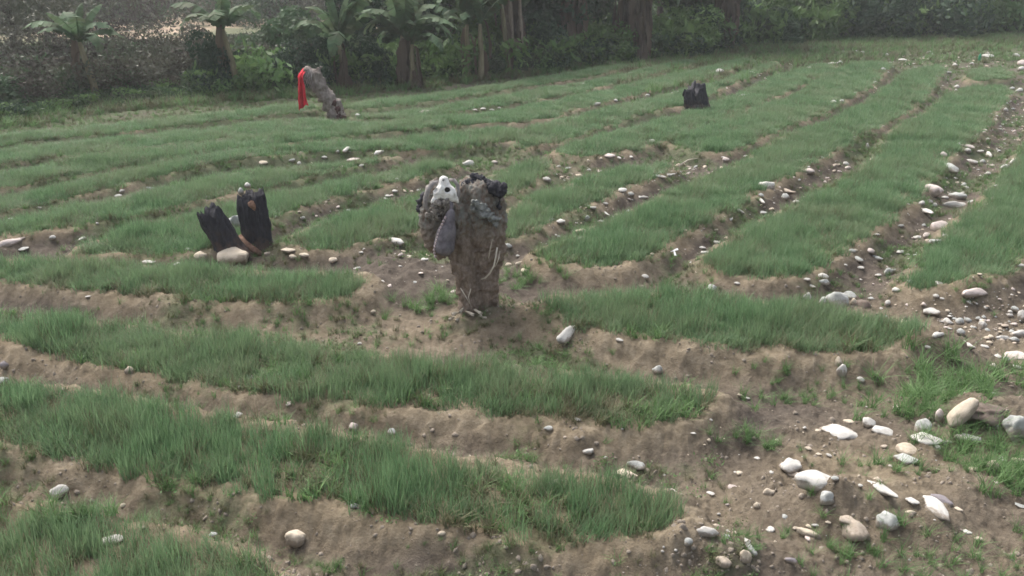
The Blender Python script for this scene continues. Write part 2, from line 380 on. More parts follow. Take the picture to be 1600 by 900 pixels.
n1 = b.noise(1.3, 5, p, .6); n2 = b.noise(11, 6, p, .7); n3 = b.noise(55, 5, p, .75); n4 = b.noise(4.5, 5, p, .7)
c = b.ramp(n2, [(.28, (.110, .088, .062)), (.5, (.208, .170, .120)), (.72, (.300, .252, .185))])
c = b.mix(b.math('MULTIPLY', b.ramp(n1, [(.45, (0, 0, 0)), (.62, (1, 1, 1))]), .55), c, (.19, .150, .10))
wet_shade_col = b.ramp(n2, [(.3, (.054, .044, .036)), (.7, (.128, .107, .088))])
c = b.mix(sx.outputs[1], c, wet_shade_col)
c = b.mix(b.math('MULTIPLY', b.ramp(n3, [(.55, (0, 0, 0)), (.72, (1, 1, 1))]), .45), c, (.07, .055, .042))
wf = b.math('ADD', sx.outputs[0], b.math('MULTIPLY', b.math('SUBTRACT', n4, .5), 1.3))
weedc = b.ramp(n3, [(.3, (.050, .070, .036)), (.7, (.125, .140, .080))])
c = b.mix(b.ramp(wf, [(.40, (0, 0, 0)), (.75, (.8, .8, .8))]), c, weedc)
c = b.mix(sx.outputs[2], c, b.ramp(b.noise(.35, 4, p), [(.38, (.13, .13, .08)), (.55, (.46, .35, .26))]))
hh = b.math('ADD', n2, b.math('MULTIPLY', n3, .45))
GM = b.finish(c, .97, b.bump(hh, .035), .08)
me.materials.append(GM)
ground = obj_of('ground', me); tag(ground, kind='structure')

# ------------------------------------------------------------------ scatter with geometry nodes
def tuft(name, n, rad, h, wid, mat, lean=.35, curve=.5, segs=3, flatk=1.):
    Q = []
    for i in range(n):
        a = random.uniform(0, 6.283); r = rad * math.sqrt(random.random()); bx, by = r * math.cos(a), r * math.sin(a)
        d = random.uniform(0, 6.283); ln = random.uniform(0, lean); hh = h * random.uniform(.55, 1.15); w = wid * random.uniform(.7, 1.3)
        sx_, sy_ = -math.sin(d + random.uniform(-.9, .9)), math.cos(d)
        k = math.hypot(sx_, sy_) + 1e-6; sx_, sy_ = sx_ / k, sy_ / k
        pts = []
        cu = random.uniform(.1, curve)
        for s in range(segs + 1):
            t = s / segs; off = hh * (ln * t + cu * t * t * .6) * flatk; z = hh * (t - cu * .35 * t * t) - .015 * (s == 0)
            ww = w * (1 - t ** 1.6 * .85) * .5
            c = np.array([bx + off * math.cos(d), by + off * math.sin(d), z])
            pts.append((c - np.array([sx_, sy_, 0]) * ww, c + np.array([sx_, sy_, 0]) * ww))
        for s in range(segs): Q.append([pts[s][0], pts[s][1], pts[s + 1][1], pts[s + 1][0]])
    # one island per blade
    Q = np.array(Q).reshape(n, segs, 4, 3)
    V = []; Fc = []
    for b_ in range(n):
        base = len(V); V += [Q[b_, 0, 0], Q[b_, 0, 1]]
        for s in range(segs):
            V += [Q[b_, s, 3], Q[b_, s, 2]]; k = base + 2 * s; Fc.append((k, k + 1, k + 3, k + 2))
    me = bpy.data.meshes.new(name); me.from_pydata([tuple(v) for v in V], [], Fc); me.materials.append(mat)
    return bpy.data.objects.new(name, me)
def leafclump(name, n, rad, h, size, mat, up=.5):
    Q = []
    for i in range(n):
        a = random.uniform(0, 6.283); r = rad * math.sqrt(random.random()); z = h * random.random() ** .7
        c = np.array([r * math.cos(a), r * math.sin(a), z])
        nv = np.array([random.gauss(0, 1), random.gauss(0, 1), random.gauss(up, .6)]); nv /= np.linalg.norm(nv)
        t = np.cross(nv, [random.gauss(0, 1), random.gauss(0, 1), random.gauss(0, 1)]); t /= np.linalg.norm(t); bt = np.cross(nv, t)
        s = size * random.uniform(.5, 1.3)
        Q.append([c - t * s, c + bt * s * .38, c + t * s, c - bt * s * .38])
    return bpy.data.objects.new(name, quads_mesh(name, np.array(Q), mat))
def source(name, objs):
    c = bpy.data.collections.new(name)
    for o in objs: c.objects.link(o)
    return c
def gn_group(coll):
    g = bpy.data.node_groups.new('scatter_' + coll.name, 'GeometryNodeTree')
    g.interface.new_socket('Geometry', in_out='INPUT', socket_type='NodeSocketGeometry')
    g.interface.new_socket('Geometry', in_out='OUTPUT', socket_type='NodeSocketGeometry')
    N = g.nodes; i = N.new('NodeGroupInput'); o = N.new('NodeGroupOutput')
    ci = N.new('GeometryNodeCollectionInfo'); ci.inputs['Collection'].default_value = coll; ci.inputs['Separate Children'].default_value = True; ci.inputs['Reset Children'].default_value = True
    ip = N.new('GeometryNodeInstanceOnPoints'); ip.inputs['Pick Instance'].default_value = True
    for nm, ty, sk in (('rot', 'FLOAT_VECTOR', 'Rotation'), ('scl', 'FLOAT_VECTOR', 'Scale'), ('idx', 'INT', 'Instance Index')):
        a = N.new('GeometryNodeInputNamedAttribute'); a.data_type = ty; a.inputs['Name'].default_value = nm
        g.links.new(a.outputs['Attribute'], ip.inputs[sk])
    g.links.new(i.outputs[0], ip.inputs['Points']); g.links.new(ci.outputs[0], ip.inputs['Instance']); g.links.new(ip.outputs[0], o.inputs[0])
    return g
GN = {}
def scatter(name, P, coll, scl, rot=None, tilt=.15):
    n = len(P); me = bpy.data.meshes.new(name); me.vertices.add(n); me.vertices.foreach_set('co', P.reshape(-1).astype(np.float32))
    if rot is None: rot = np.stack([rng.normal(0, tilt, n), rng.normal(0, tilt, n), rng.uniform(0, 6.283, n)], -1)
    if scl.ndim == 1: scl = np.repeat(scl[:, None], 3, 1)
    a = me.attributes.new('rot', 'FLOAT_VECTOR', 'POINT'); a.data.foreach_set('vector', rot.reshape(-1).astype(np.float32))
    a = me.attributes.new('scl', 'FLOAT_VECTOR', 'POINT'); a.data.foreach_set('vector', scl.reshape(-1).astype(np.float32))
    a = me.attributes.new('idx', 'INT', 'POINT'); a.data.foreach_set('value', rng.integers(0, len(coll.objects), n).astype(np.int32))
    o = obj_of(name, me)
    if coll.name not in GN: GN[coll.name] = gn_group(coll)
    m = o.modifiers.new('scatter', 'NODES'); m.node_group = GN[coll.name]
    return o
C_CROP = source('crop_tufts', [tuft('tuft_%d' % i, 38, .10, 1.0, .0058, MCROP, .6, .6, 3, .15) for i in range(6)] + [tuft('tuft_dry', 34, .10, .9, .0058, MWEEDDRY, .9, 1., 3, .25)])     # unit height, scaled
for ob in C_CROP.objects:      # unit tufts are 1 m tall with the true footprint
    pass
C_WEED = source('weed_tufts', [tuft('weed_%d' % i, 22, .05, .13, .007, MWEED if i % 2 else MWEEDDRY, .9, 1.2) for i in range(6)])
C_LEAFY = source('leafy_weeds', [leafclump('leafy_%d' % i, 34, .12, .07, .016, [MWEED, MWEEDDRY][i % 2]) for i in range(4)])
C_UNDER = source('undergrowth_clumps', [leafclump('under_%d' % i, 190, .42, .6, .085, [MBUSH, MBUSHD, MBUSH, MBUSHL][i]) for i in range(4)])
C_LIGHT = source('light_clumps', [leafclump('light_%d' % i, 120, .4, .7, .11, [MBUSHL, MWEED, MBUSHL][i]) for i in range(3)])
C_UDRY = source('scrub_clumps', [leafclump('scrub_%d' % i, 380, .5, .9, .06, [MDRY, MDRY, MBUSH, MTWIG][i]) for i in range(4)])
def inpoly(P, n):
    lo, hi = P.min(0), P.max(0); X = rng.uniform(lo[0], hi[0], n); Y = rng.uniform(lo[1], hi[1], n); return X, Y
for (far, near, gh, lab), P in zip(BEDS, POLY):
    lo, hi = P.min(0), P.max(0); area = (hi[0] - lo[0]) * (hi[1] - lo[1])
    X, Y = inpoly(P, int(area * 230)); s = sdist(P, X, Y)
    d = np.hypot(X, Y)
    keep = s > -.03 + .10 * perlin(X * 3, Y * 3, 81) + .04 * perlin(X * 11, Y * 11, 82)
    dens = np.clip(1.15 - .02 * d, .45, 1)
    patch = fbm(X * 1.1, Y * 1.1, 83, 3)
    thin = .62 * sstep(.12, .55, patch)
    if 'patchy' in lab: thin = .6 * sstep(.12, .45, patch + .15 * sstep(.5, 2.2, X)) + .12
    if 'corner' in lab: thin = .25
    keep &= rng.random(len(X)) < dens * (1 - thin) * (.4 + .6 * sstep(-.08, .1, s))
    X, Y, s, d, patch = X[keep], Y[keep], s[keep], d[keep], patch[keep]
    Z = height(X, Y); n = len(X)
    hh = gh * 1.25 * (.80 + .38 * fbm(X * 1.8, Y * 1.8, 85, 3)) * (.72 + .28 * sstep(0, .25, s)) * rng.uniform(.7, 1.25, n)
    wd = np.clip(.6 + d * .035, .8, 1.35)
    S = np.stack([wd, wd, hh], -1)
    o = scatter('crop_row', np.stack([X, Y, Z - .005], -1), C_CROP, S, tilt=.06)
    tag(o, lab, 'crop', 'beds of young green crop', 'stuff')
n = 60000; Y = 3.2 * (30 / 3.2) ** rng.random(n); X = rng.uniform(-1, 1, n) * (Y * .68 + .8); s = bed_sd(X, Y); ok = (s > -.05) & (rng.random(n) < .02 + .35 * sstep(.1, .5, fbm(X * 1.1, Y * 1.1, 83, 3))); X, Y = X[ok], Y[ok]
o = scatter('bed_weeds', np.stack([X, Y, height(X, Y)], -1), C_WEED, rng.uniform(.5, 1.2, len(X))); tag(o, 'olive weeds and dry grass mixed in the thin spots of the crop beds', 'weeds', kind='stuff')
# low weeds on the bare soil, near
n = 150000; Y = 3.2 * (36 / 3.2) ** rng.random(n); X = rng.uniform(-1, 1, n) * (Y * .68 + .8)
s = bed_sd(X, Y); c = cover(X, Y, s); ok = (s < -.04) & (rng.random(n) < (c - .22) * 1.1 * np.clip(Y / 12, .35, 1)) & (beyond(X, Y) < .5)
X, Y = X[ok], Y[ok]; Z = height(X, Y)
o = scatter('furrow_weeds', np.stack([X, Y, Z], -1), C_WEED, rng.uniform(.3, .8, len(X)) * np.clip(.7 + Y * .02, .7, 1.3)); tag(o, 'short olive weeds sprouting in the furrows between the crop beds', 'weeds', kind='stuff')
sel = rng.random(len(X)) < .14
o = scatter('leafy_ground_cover', np.stack([X, Y, Z], -1)[sel], C_LEAFY, rng.uniform(.4, 1.1, sel.sum())); tag(o, 'tiny leafy weeds dotted low over the furrow soil', 'weeds', kind='stuff')

n = 40000; Y = rng.uniform(17, 52, n); X = rng.uniform(-1, 1, n) * (Y * .68 + .8); b_ = beyond(X, Y); s = bed_sd(X, Y)
ok = (b_ > -13.) & (b_ < 1.) & (s < -.05) & (rng.random(n) < .15 + .85 * sstep(-12, -4, b_)) & ((X > 3) | (b_ > -1.2)); X, Y = X[ok], Y[ok]
o = scatter('weedy_margin', np.stack([X, Y, height(X, Y)], -1), C_WEED, rng.uniform(1.2, 2.6, len(X))); tag(o, 'grey green weeds along the far margin of the field', 'weeds', kind='stuff')

# ------------------------------------------------------------------ clods and pebbles
def rock_mesh(name, mat, seed, sub=2, amp=.16, flat=1.):
    bm = bmesh.new(); bmesh.ops.create_icosphere(bm, subdivisions=sub, radius=1)
    from mathutils import noise as mn
    off = Vector((seed * 3.7, seed * 1.3, -seed * 2.1))
    rs = random.Random(seed)
    planes = [(Vector((rs.gauss(0, 1), rs.gauss(0, 1), rs.gauss(0, 1))).normalized(), rs.uniform(.60, .92)) for _ in range(7)]
    for v in bm.verts:
        c = v.co.copy(); k = 1 + amp * mn.noise(c * 1.1 + off) * 2 + amp * .5 * mn.noise(c * 2.6 + off) + (amp * .35 * mn.noise(c * 7 + off) if sub > 3 else 0)
        c = c * k
        for nrm, dd in planes:
            e = c.dot(nrm) - dd
            if e > 0: c -= nrm * e * .8
        v.co = c
    me = bpy.data.meshes.new(name); bm.to_mesh(me); bm.free(); me.materials.append(mat)
    me.polygons.foreach_set('use_smooth', [True] * len(me.polygons)); return me
MCLOD = simple('soil_clod', (.15, .125, .10), (.27, .235, .195), 3, .97, .002, .05)
C_CLOD = source('clods', [bpy.data.objects.new('clod_%d' % i, rock_mesh('clod_%d' % i, MCLOD, 100 + i, 2, .4)) for i in range(5)])
n = 36000; Y = 3.2 * (24 / 3.2) ** rng.random(n); X = rng.uniform(-1, 1, n) * (Y * .68 + .8)
s = bed_sd(X, Y); ok = (s < .0) & (rng.random(n) < np.clip(.35 + fbm(X * 1.5, Y * 1.5, 91, 2), 0, 1)); X, Y = X[ok], Y[ok]
sz = .005 + .016 * rng.random(len(X)) ** 4 ; Z = height(X, Y)
o = scatter('soil_clods', np.stack([X, Y, Z - sz * .2], -1), C_CLOD, sz[:, None] * rng.uniform(.7, 1.3, (len(X), 3))); tag(o, 'crumbled brown soil clods over banks and furrows', 'soil clods', kind='stuff')
C_PEB = source('pebbles', [bpy.data.objects.new('pebble_%d' % i, rock_mesh('pebble_%d' % i, MST[['white', 'tan', 'grey', 'cream', 'pink'][i]], 120 + i, 2, .34)) for i in range(5)])
def band(pts, width, n):    # pebbles along a photo line
    W = hit(*np.array(pts, float).T)[:, :2]; L = np.r_[0, np.cumsum(np.linalg.norm(np.diff(W, axis=0), axis=1))]
    t = rng.uniform(0, L[-1], n); return np.stack([np.interp(t, L, W[:, 0]), np.interp(t, L, W[:, 1])], -1) + rng.normal(0, width, (n, 2))
PB = [band([(1330, 440), (1400, 400), (1450, 340), (1500, 280), (1540, 235), (1590, 150)], .45, 650), band([(860, 365), (950, 320), (1040, 275), (1100, 250)], .22, 200),
      band([(1060, 400), (1150, 345), (1230, 300), (1330, 235)], .3, 170), band([(850, 275), (960, 250)], .2, 70), band([(1320, 100), (1450, 90), (1600, 95)], 1.6, 380),
      band([(1180, 640), (1300, 690), (1420, 760), (1560, 800)], .6, 45), band([(1460, 500), (1600, 510)], .35, 260), band([(1160, 700), (1150, 800), (1230, 890)], .35, 60),
      band([(1200, 180), (1300, 150), (1420, 95)], .4, 120), band([(430, 340), (700, 265)], .2, 60), band([(400, 250), (600, 242)], .4, 60), band([(620, 390), (700, 470)], .35, 60),
      band([(1330, 215), (1480, 120)], .3, 90), band([(100, 560), (600, 660), (1000, 700)], .25, 14), band([(1000, 170), (1200, 115)], .4, 60), band([(60, 760), (400, 810), (1000, 880)], .3, 10)]
PB = np.concatenate(PB); sz = .007 + .036 * rng.random(len(PB)) ** 3.2; sz *= np.clip(.7 + PB[:, 1] * .03, .8, 1.8)
o = scatter('scattered_pebbles', np.stack([PB[:, 0], PB[:, 1], height(PB[:, 0], PB[:, 1])], -1), C_PEB, sz[:, None] * np.stack([rng.uniform(.8, 1.4, len(PB)), rng.uniform(.7, 1.1, len(PB)), rng.uniform(.4, .8, len(PB))], -1), tilt=.2)
tag(o, 'small pale pebbles strewn along the furrows and path', 'pebbles', kind='stuff')

# ------------------------------------------------------------------ stones, one object each
exec_stones = True
W_, G_, C_, T_, K_, B_, U_ = 'white', 'grey', 'cream', 'tan', 'pink', 'brown', 'purple'
STONES = [ # x, y, w, h, tilt in the picture (deg, up to the right), colour, label
 (885,523,36,16,38,W_,'smooth pale oblong stone lying tilted on the soil below the skull stump'),
 (968,530,13,6,0,W_,'little white stone on the rim of the short bed, right of the tilted oblong stone'),
 (1028,577,16,13,0,G_,'pale grey green stone half hidden in the crop of the long bed'),
 (902,655,13,6,0,W_,'small flat white stone on the near rim of the long bed'),
 (980,741,38,16,-20,C_,'cream oblong stone at the thin end of the patchy nearest bed'),
 (994,726,26,13,-10,G_,'flat grey stone tucked behind the cream oblong stone'),
 (919,705,18,6,0,W_,'thin white stone on the clay bank above the patchy bed'),
 (946,714,9,5,0,W_,None),(857,669,14,8,0,G_,'small grey stone sunk into the clay bank of the long bed'),
 (1104,831,36,11,5,W_,'long white stone capping the clay clod at the bottom'),
 (1075,846,15,12,0,G_,'bluish grey stone left of the white capped clay clod'),
 (1131,876,22,16,0,T_,'rounded brown stone at the foot of the white capped clod'),
 (1165,870,17,20,0,C_,'yellowish upright stone beside the path at the bottom'),
 (1173,857,24,11,-50,G_,'slanting slate grey stone leaning by the yellowish stone'),
 (1168,845,11,7,0,W_,None),
 (1237,727,34,19,-5,W_,'smooth white oval stone, the smaller of the two egg shaped ones on the path'),
 (1273,749,48,27,4,W_,'large smooth white stone perched on a soil hump beside the path'),
 (1201,768,17,13,20,C_,'small cream stone left of the large smooth white stone'),
 (1182,790,11,11,0,C_,None),(1290,778,24,24,0,G_,'dull grey green stone buried in the hump below the large white stone'),
 (1313,673,60,15,0,W_,'long flat white stone lying across the damp path'),
 (1358,661,22,15,0,W_,'domed white stone behind the right end of the long flat stone'),
 (1378,672,30,11,0,W_,'low pale stone touching the right end of the long flat stone'),
 (1327,657,16,8,0,C_,'small cream stone just behind the long flat white stone'),
 (1310,567,16,11,60,C_,'cream stone standing upright on the bank, upper of a stacked pair'),
 (1314,577,15,20,0,W_,'white upright stone on the bank, lower of a stacked pair'),
 (1345,593,12,9,0,W_,'small white stone right of the stacked pair on the bank'),
 (1378,763,46,9,-24,W_,'slim white stone slanting down across the path'),
 (1425,782,18,9,0,W_,'small white stone touching the big pointed stone on its left'),
 (1459,792,54,20,-30,W_,'big pointed white stone with a brown streak'),
 (1470,781,36,14,-10,U_,'purple grey stone wedged behind the big pointed white stone'),
 (1422,800,17,9,15,C_,'short cream stone below the big pointed white stone'),
 (1497,795,12,5,0,C_,None),(1325,812,28,13,0,T_,'pinkish tan stone against the larger split tan stone'),
 (1336,827,40,26,0,T_,'large tan stone with a flat face in the lower right path'),
 (1262,832,30,10,-5,C_,'pale low stone at the edge of the dark path, left of the tan pair'),
 (1294,816,9,5,0,C_,None),(1273,820,11,5,10,W_,None),(1385,812,36,26,0,G_,'mossy grey stone buried right of the large tan stone'),
 (1490,648,62,30,45,C_,'long cream boulder rising out of the weeds at the right'),
 (1536,640,74,40,0,B_,'dark brown earthy boulder behind the long cream boulder'),
 (1588,662,48,52,0,G_,'large dull grey boulder at the right edge'),
 (1440,667,26,22,0,G_,'angular grey stone left of the long cream boulder'),
 (1446,685,40,17,0,W_,'blocky white stone in front of the angular grey stone'),
 (1417,702,34,11,0,C_,'cream bar shaped stone at the edge of the weeds'),
 (1415,717,32,14,0,G_,'flat grey stone under the cream bar shaped stone'),
 (1474,692,10,9,0,W_,None),(1464,698,12,8,0,W_,None),(1483,690,8,5,0,W_,None),
 (1517,685,30,12,0,W_,'white stone lying in the weeds below the brown boulder'),(1499,684,14,11,0,K_,None),
 (1466,650,14,22,0,K_,'thin upright pinkish stone at the foot of the long cream boulder'),
 (1548,729,19,17,0,C_,'rounded cream stone in the lower right weeds'),(1566,718,14,7,-30,W_,'small pointed white stone beside the rounded cream stone in weeds'),
 (1592,720,22,12,0,C_,'cream stone at the right edge below the grey boulder'),(1552,614,9,4,0,W_,None),(1555,665,12,10,0,G_,None),
 (1480,503,16,11,0,W_,'round white stone capping a small soil heap'),(1498,503,15,14,0,G_,'square grey stone in the stony patch right of the short bed'),
 (1512,500,11,10,0,G_,None),(1501,519,13,11,0,G_,'grey stone under the square grey one in the stony patch'),
 (1535,509,17,11,-60,W_,'white stone standing on edge in the stony patch'),(1455,487,25,8,0,W_,'flat white stone at the far corner of the short bed'),
 (1464,524,20,9,45,W_,'white stone leaning on the small soil heap'),(1514,540,17,8,-15,W_,'thin white stone right of the small soil heap'),(1538,541,12,4,0,W_,None),
 (1449,543,10,6,0,W_,None),(1597,495,16,17,0,W_,'bright white stone cut by the right edge, upper one'),(1585,483,12,8,0,G_,None),(1578,488,8,6,0,W_,None),
 (1568,528,17,8,20,W_,None),(1592,520,22,12,15,W_,'pale stone cut by the right edge, lower one'),(1584,530,16,9,0,G_,None),
 (1585,556,36,16,0,K_,'broad pinkish stone at the right edge above the weeds'),(1572,561,11,11,0,W_,'bright white stone touching the broad pinkish stone'),
 (1552,571,9,7,0,K_,None),(1590,573,13,8,0,W_,None),
 (1310,469,31,25,0,G_,'large round grey stone at the near end of the broad stony furrow'),(1260,468,20,12,85,W_,'white stone standing upright behind the short bed'),
 (1287,471,15,17,0,G_,'grey stone left of the large round grey stone'),(1334,471,11,15,0,C_,None),(1327,461,22,11,0,G_,'grey stone behind the large round grey stone'),
 (1348,474,26,14,0,B_,'dark earthy lump right of the large round grey stone'),(1362,466,12,6,0,G_,None),(1386,474,9,9,0,W_,None),(1400,452,12,8,0,W_,None),
 (1285,431,16,10,-15,W_,'bright white stone at the near tip of the wide bed'),(1286,440,16,9,0,G_,None),(1268,447,12,5,-20,W_,None),(1261,437,11,5,0,W_,None),
 (1519,458,30,15,20,K_,'pinkish white stone below the bed at the right edge'),(1462,462,10,6,0,W_,None),(1472,466,7,4,0,W_,None),
 (1112,452,18,14,0,G_,'pale grey green stone at the back of the short bed'),(1008,433,14,7,10,W_,'small white stone at the near tip of the diagonal bed'),
 (1459,297,21,17,0,K_,'round pinkish stone, biggest at the middle of the broad furrow'),(1495,306,20,13,0,G_,'grey stone right of the round pinkish stone'),
 (1493,322,31,10,5,W_,'long flat whitish stone under the grey one in the broad furrow'),(1440,318,10,8,0,W_,None),(1459,321,11,9,0,W_,'small round white stone below the round pinkish one'),
 (1445,330,24,8,-25,W_,'slanting white stone in the cluster of the broad furrow'),(1450,316,12,8,-20,U_,None),(1467,354,29,15,5,K_,'wide pinkish stone in the lower broad furrow'),
 (1433,370,16,7,0,W_,None),(1447,369,12,9,0,K_,None),(1461,377,19,9,0,G_,None),(1478,367,12,5,0,W_,None),(1406,393,14,6,0,G_,None),(1407,352,11,5,10,W_,None),
 (1474,243,10,9,0,K_,None),(1475,232,9,4,0,W_,None),(1484,263,21,11,-15,G_,None),(1510,228,18,5,0,K_,None),(1512,235,11,6,0,W_,None),(1498,226,6,5,0,W_,None),
 (1531,237,8,5,0,W_,None),(1545,242,8,7,-40,W_,None),(1518,253,15,6,-10,W_,None),(1535,253,8,7,0,G_,None),(1543,272,10,6,0,W_,None),(1571,261,9,7,30,W_,None),
 (1582,253,9,5,50,W_,None),(1562,290,16,4,10,W_,None),(1568,295,8,4,30,W_,None),(1562,309,15,7,25,K_,None),(1551,311,9,8,0,K_,None),(1541,320,9,5,0,K_,None),
 (1523,342,11,6,0,W_,None),(1534,334,7,4,0,W_,None),(1509,293,9,4,0,W_,None),(1476,309,9,4,0,W_,None),(1360,392,14,9,0,K_,None),(1340,404,17,7,-15,G_,None),
 (1370,402,17,8,0,G_,None),(1345,419,10,5,0,W_,None),(1390,424,16,12,35,G_,'grey wedge shaped stone at the near end of the broad furrow'),(1372,430,11,5,0,W_,None),(1405,394,12,5,0,W_,None),
 (1332,392,10,7,0,G_,None),(1594,415,11,6,0,W_,None),(1563,424,10,5,0,W_,None),(1370,367,10,4,15,W_,None),
 (1197,291,23,12,0,W_,'big white stone in the furrow between the two diagonal beds'),(1229,300,22,6,-12,T_,None),(1227,308,12,8,0,G_,None),(1245,316,13,7,0,W_,None),(1265,269,15,8,0,K_,'pinkish stone higher up the furrow between the diagonal beds'),
 (1322,257,9,6,0,W_,None),(1324,263,9,6,0,K_,None),(1355,232,11,5,60,W_,None),(1230,325,12,5,0,W_,None),(1275,246,9,4,0,C_,None),(1260,248,10,4,0,K_,None),(1283,247,8,4,0,W_,None),
 (1155,329,18,7,-18,W_,None),(1190,332,17,4,0,G_,None),(1190,314,13,5,-40,W_,None),(1189,305,9,6,0,G_,None),(1070,360,8,4,0,C_,None),(1119,360,7,5,0,C_,None),
 (1121,379,15,5,0,W_,None),(1097,387,13,4,0,W_,None),(1101,394,13,5,0,W_,None),(1135,390,12,4,0,W_,None),(1019,397,6,5,0,C_,None),(1152,442,11,5,0,W_,None),(1196,361,10,4,10,W_,None),
 (972,297,14,6,0,W_,None),(986,304,10,6,0,G_,None),(1006,309,13,5,10,W_,None),(926,325,12,5,0,W_,None),(917,341,9,11,0,G_,None),(877,346,16,7,0,W_,'white stone low in the furrow right of the skull stump'),
 (907,362,19,8,0,C_,'cream stone at the lower end of the furrow right of the skull stump'),(909,373,12,8,20,G_,None),(947,332,14,5,-35,G_,None),(946,317,9,5,0,W_,None),(1030,276,20,3,5,W_,None),(1045,274,10,4,0,W_,None),
 (1060,257,9,4,35,C_,None),(1134,250,10,7,0,K_,None),(1130,245,8,3,0,W_,None),(1165,244,8,3,0,W_,None),(1020,222,11,6,0,W_,None),
 (854,280,12,6,0,W_,None),(906,275,12,6,0,C_,None),(920,265,7,4,0,W_,None),(888,263,9,4,0,G_,None),(873,260,6,4,0,W_,None),(952,244,14,7,0,K_,None),(967,247,8,4,-20,W_,None),(986,245,7,3,0,W_,None),
 (620,377,22,12,-15,W_,'pale grey stone on the soil mound left of the skull stump'),(795,384,12,8,0,G_,None),(795,414,13,9,0,C_,None),(812,411,12,6,20,C_,None),(821,422,19,7,0,C_,'pale curved stone right of the skull stump base'),
 (809,401,6,4,0,W_,None),(626,399,9,6,40,K_,None),(640,400,10,3,0,K_,None),(583,488,8,7,0,C_,None),(562,537,7,5,0,W_,None),
 (365,401,46,20,0,C_,'large smooth cream stone in front of the charred stumps'),(315,401,21,12,0,C_,'rounded cream stone left of the large smooth one'),
 (369,350,24,30,0,G_,'pale upright boulder between the two charred stumps'),(450,390,19,8,0,C_,'upper stone of three just right of the charred stumps'),(458,401,13,8,0,C_,'lower stone of three just right of the charred stumps'),
 (475,398,14,9,-15,C_,'right stone of three just right of the charred stumps'),(473,341,9,6,0,W_,None),(431,339,5,4,0,W_,None),(294,389,11,6,0,G_,None),(297,414,11,6,10,C_,None),
 (395,393,10,6,0,T_,None),(418,396,11,7,0,T_,None),(325,308,7,4,0,W_,None),
 (15,378,42,11,8,K_,'long pinkish stone at the left edge'),(82,371,9,8,0,W_,None),(128,373,12,6,20,W_,None),(38,388,18,5,0,G_,None),(232,409,20,5,0,W_,None),(277,413,14,5,0,W_,None),(520,406,15,8,0,C_,'single cream stone halfway between the charred stumps and the mound'),
 (731,257,17,11,0,W_,'bright white stone behind the skull stump'),(772,254,8,6,0,K_,None),(592,240,14,7,15,W_,None),(541,234,9,6,35,W_,None),(552,249,21,5,0,K_,None),(467,256,7,6,0,W_,None),
 (456,250,8,5,0,G_,None),(507,246,9,4,0,W_,None),(411,254,13,5,0,C_,None),(617,299,8,4,0,W_,None),(606,306,9,4,0,W_,None),(653,297,6,4,0,W_,None),(794,301,15,4,-12,W_,None),(565,259,8,4,0,W_,None),
 (99,235,9,4,-20,W_,None),(144,252,18,5,0,W_,None),(231,249,9,4,10,W_,None),(191,299,8,4,30,W_,None),(184,306,10,4,0,W_,None),(235,295,14,5,-10,G_,None),(61,325,8,4,0,W_,None),(16,342,6,4,0,W_,None),(45,343,6,4,0,W_,None),(69,339,7,4,0,W_,None),(152,349,5,4,0,W_,None),
 (665,175,22,6,0,K_,None),(685,173,8,3,0,W_,None),(742,172,8,3,0,W_,None),(755,170,9,4,0,W_,None),(768,172,9,3,0,W_,None),(780,169,5,3,0,W_,None),(559,180,8,4,0,W_,None),
 (1160,151,18,6,0,W_,'white stone right of the dark block stump'),(986,115,8,4,0,W_,None),(912,132,7,4,0,W_,None),(1011,150,6,6,0,W_,None),(1045,157,8,4,0,W_,None),(932,163,12,4,10,W_,None),(962,157,6,3,0,W_,None),(1034,161,8,4,0,W_,None),
 (1125,112,11,7,0,W_,None),(1175,115,9,5,0,W_,None),(1265,109,12,7,0,W_,None),(1285,112,7,4,0,W_,None),(1303,100,13,6,0,W_,None),(1312,98,8,5,0,W_,None),(1304,149,10,6,0,W_,None),(1302,160,9,6,0,W_,None),(1315,158,6,5,0,W_,None),
 (1334,145,7,3,0,W_,None),(1380,109,9,6,0,G_,None),(1412,94,15,4,0,W_,None),(1429,87,5,4,0,W_,None),(1494,136,8,6,0,W_,None),(1494,142,6,5,0,W_,None),(1571,173,6,7,0,W_,None),(1549,179,5,4,0,W_,None),(1489,157,5,3,0,W_,None),
 (1544,89,17,6,0,W_,None),(1588,87,9,6,0,W_,None),(1597,100,12,9,0,K_,None),(1595,108,10,7,0,W_,None),(1492,102,7,5,0,W_,None),(1518,100,5,4,0,W_,None),(1482,113,8,4,0,G_,None),(1348,82,8,4,0,W_,None),(1372,77,6,4,0,W_,None),(1385,86,5,4,0,W_,None),(1453,82,7,4,0,W_,None),
 (1592,142,9,7,0,W_,None),(1581,139,6,5,0,G_,None),
 (92,768,29,17,5,W_,'bright white rounded stone in the furrow at lower left'),(201,578,13,12,0,C_,'lone cream stone on the bank below the long bed at left'),(368,650,16,10,35,W_,'white stone at the back edge of the nearest bed'),
 (553,666,16,14,0,K_,'pinkish round stone at the back edge of the nearest bed'),(613,674,15,9,0,G_,'grey stone right of the pinkish round stone'),(553,790,13,9,0,G_,'grey stone at the near rim of the patchy bed'),
 (463,838,28,26,0,C_,'yellow cream block shaped stone set in the bottom clay bank'),(193,790,9,9,30,C_,None),(174,843,30,10,0,W_,'pale stone hidden in the grass of the corner bed'),(277,873,13,8,0,G_,None),(333,835,14,8,0,G_,'greenish grey stone at the right end of the corner bed'),
 (138,463,8,3,0,W_,None),(690,833,15,10,10,C_,'small cream stone on the bottom clay bank below the nearest bed'),(5,595,20,14,0,G_,'bluish grey stone at the left edge of the bank'),(8,572,14,12,0,U_,None),(1150,738,7,4,0,W_,None),(1183,716,9,3,0,W_,None),
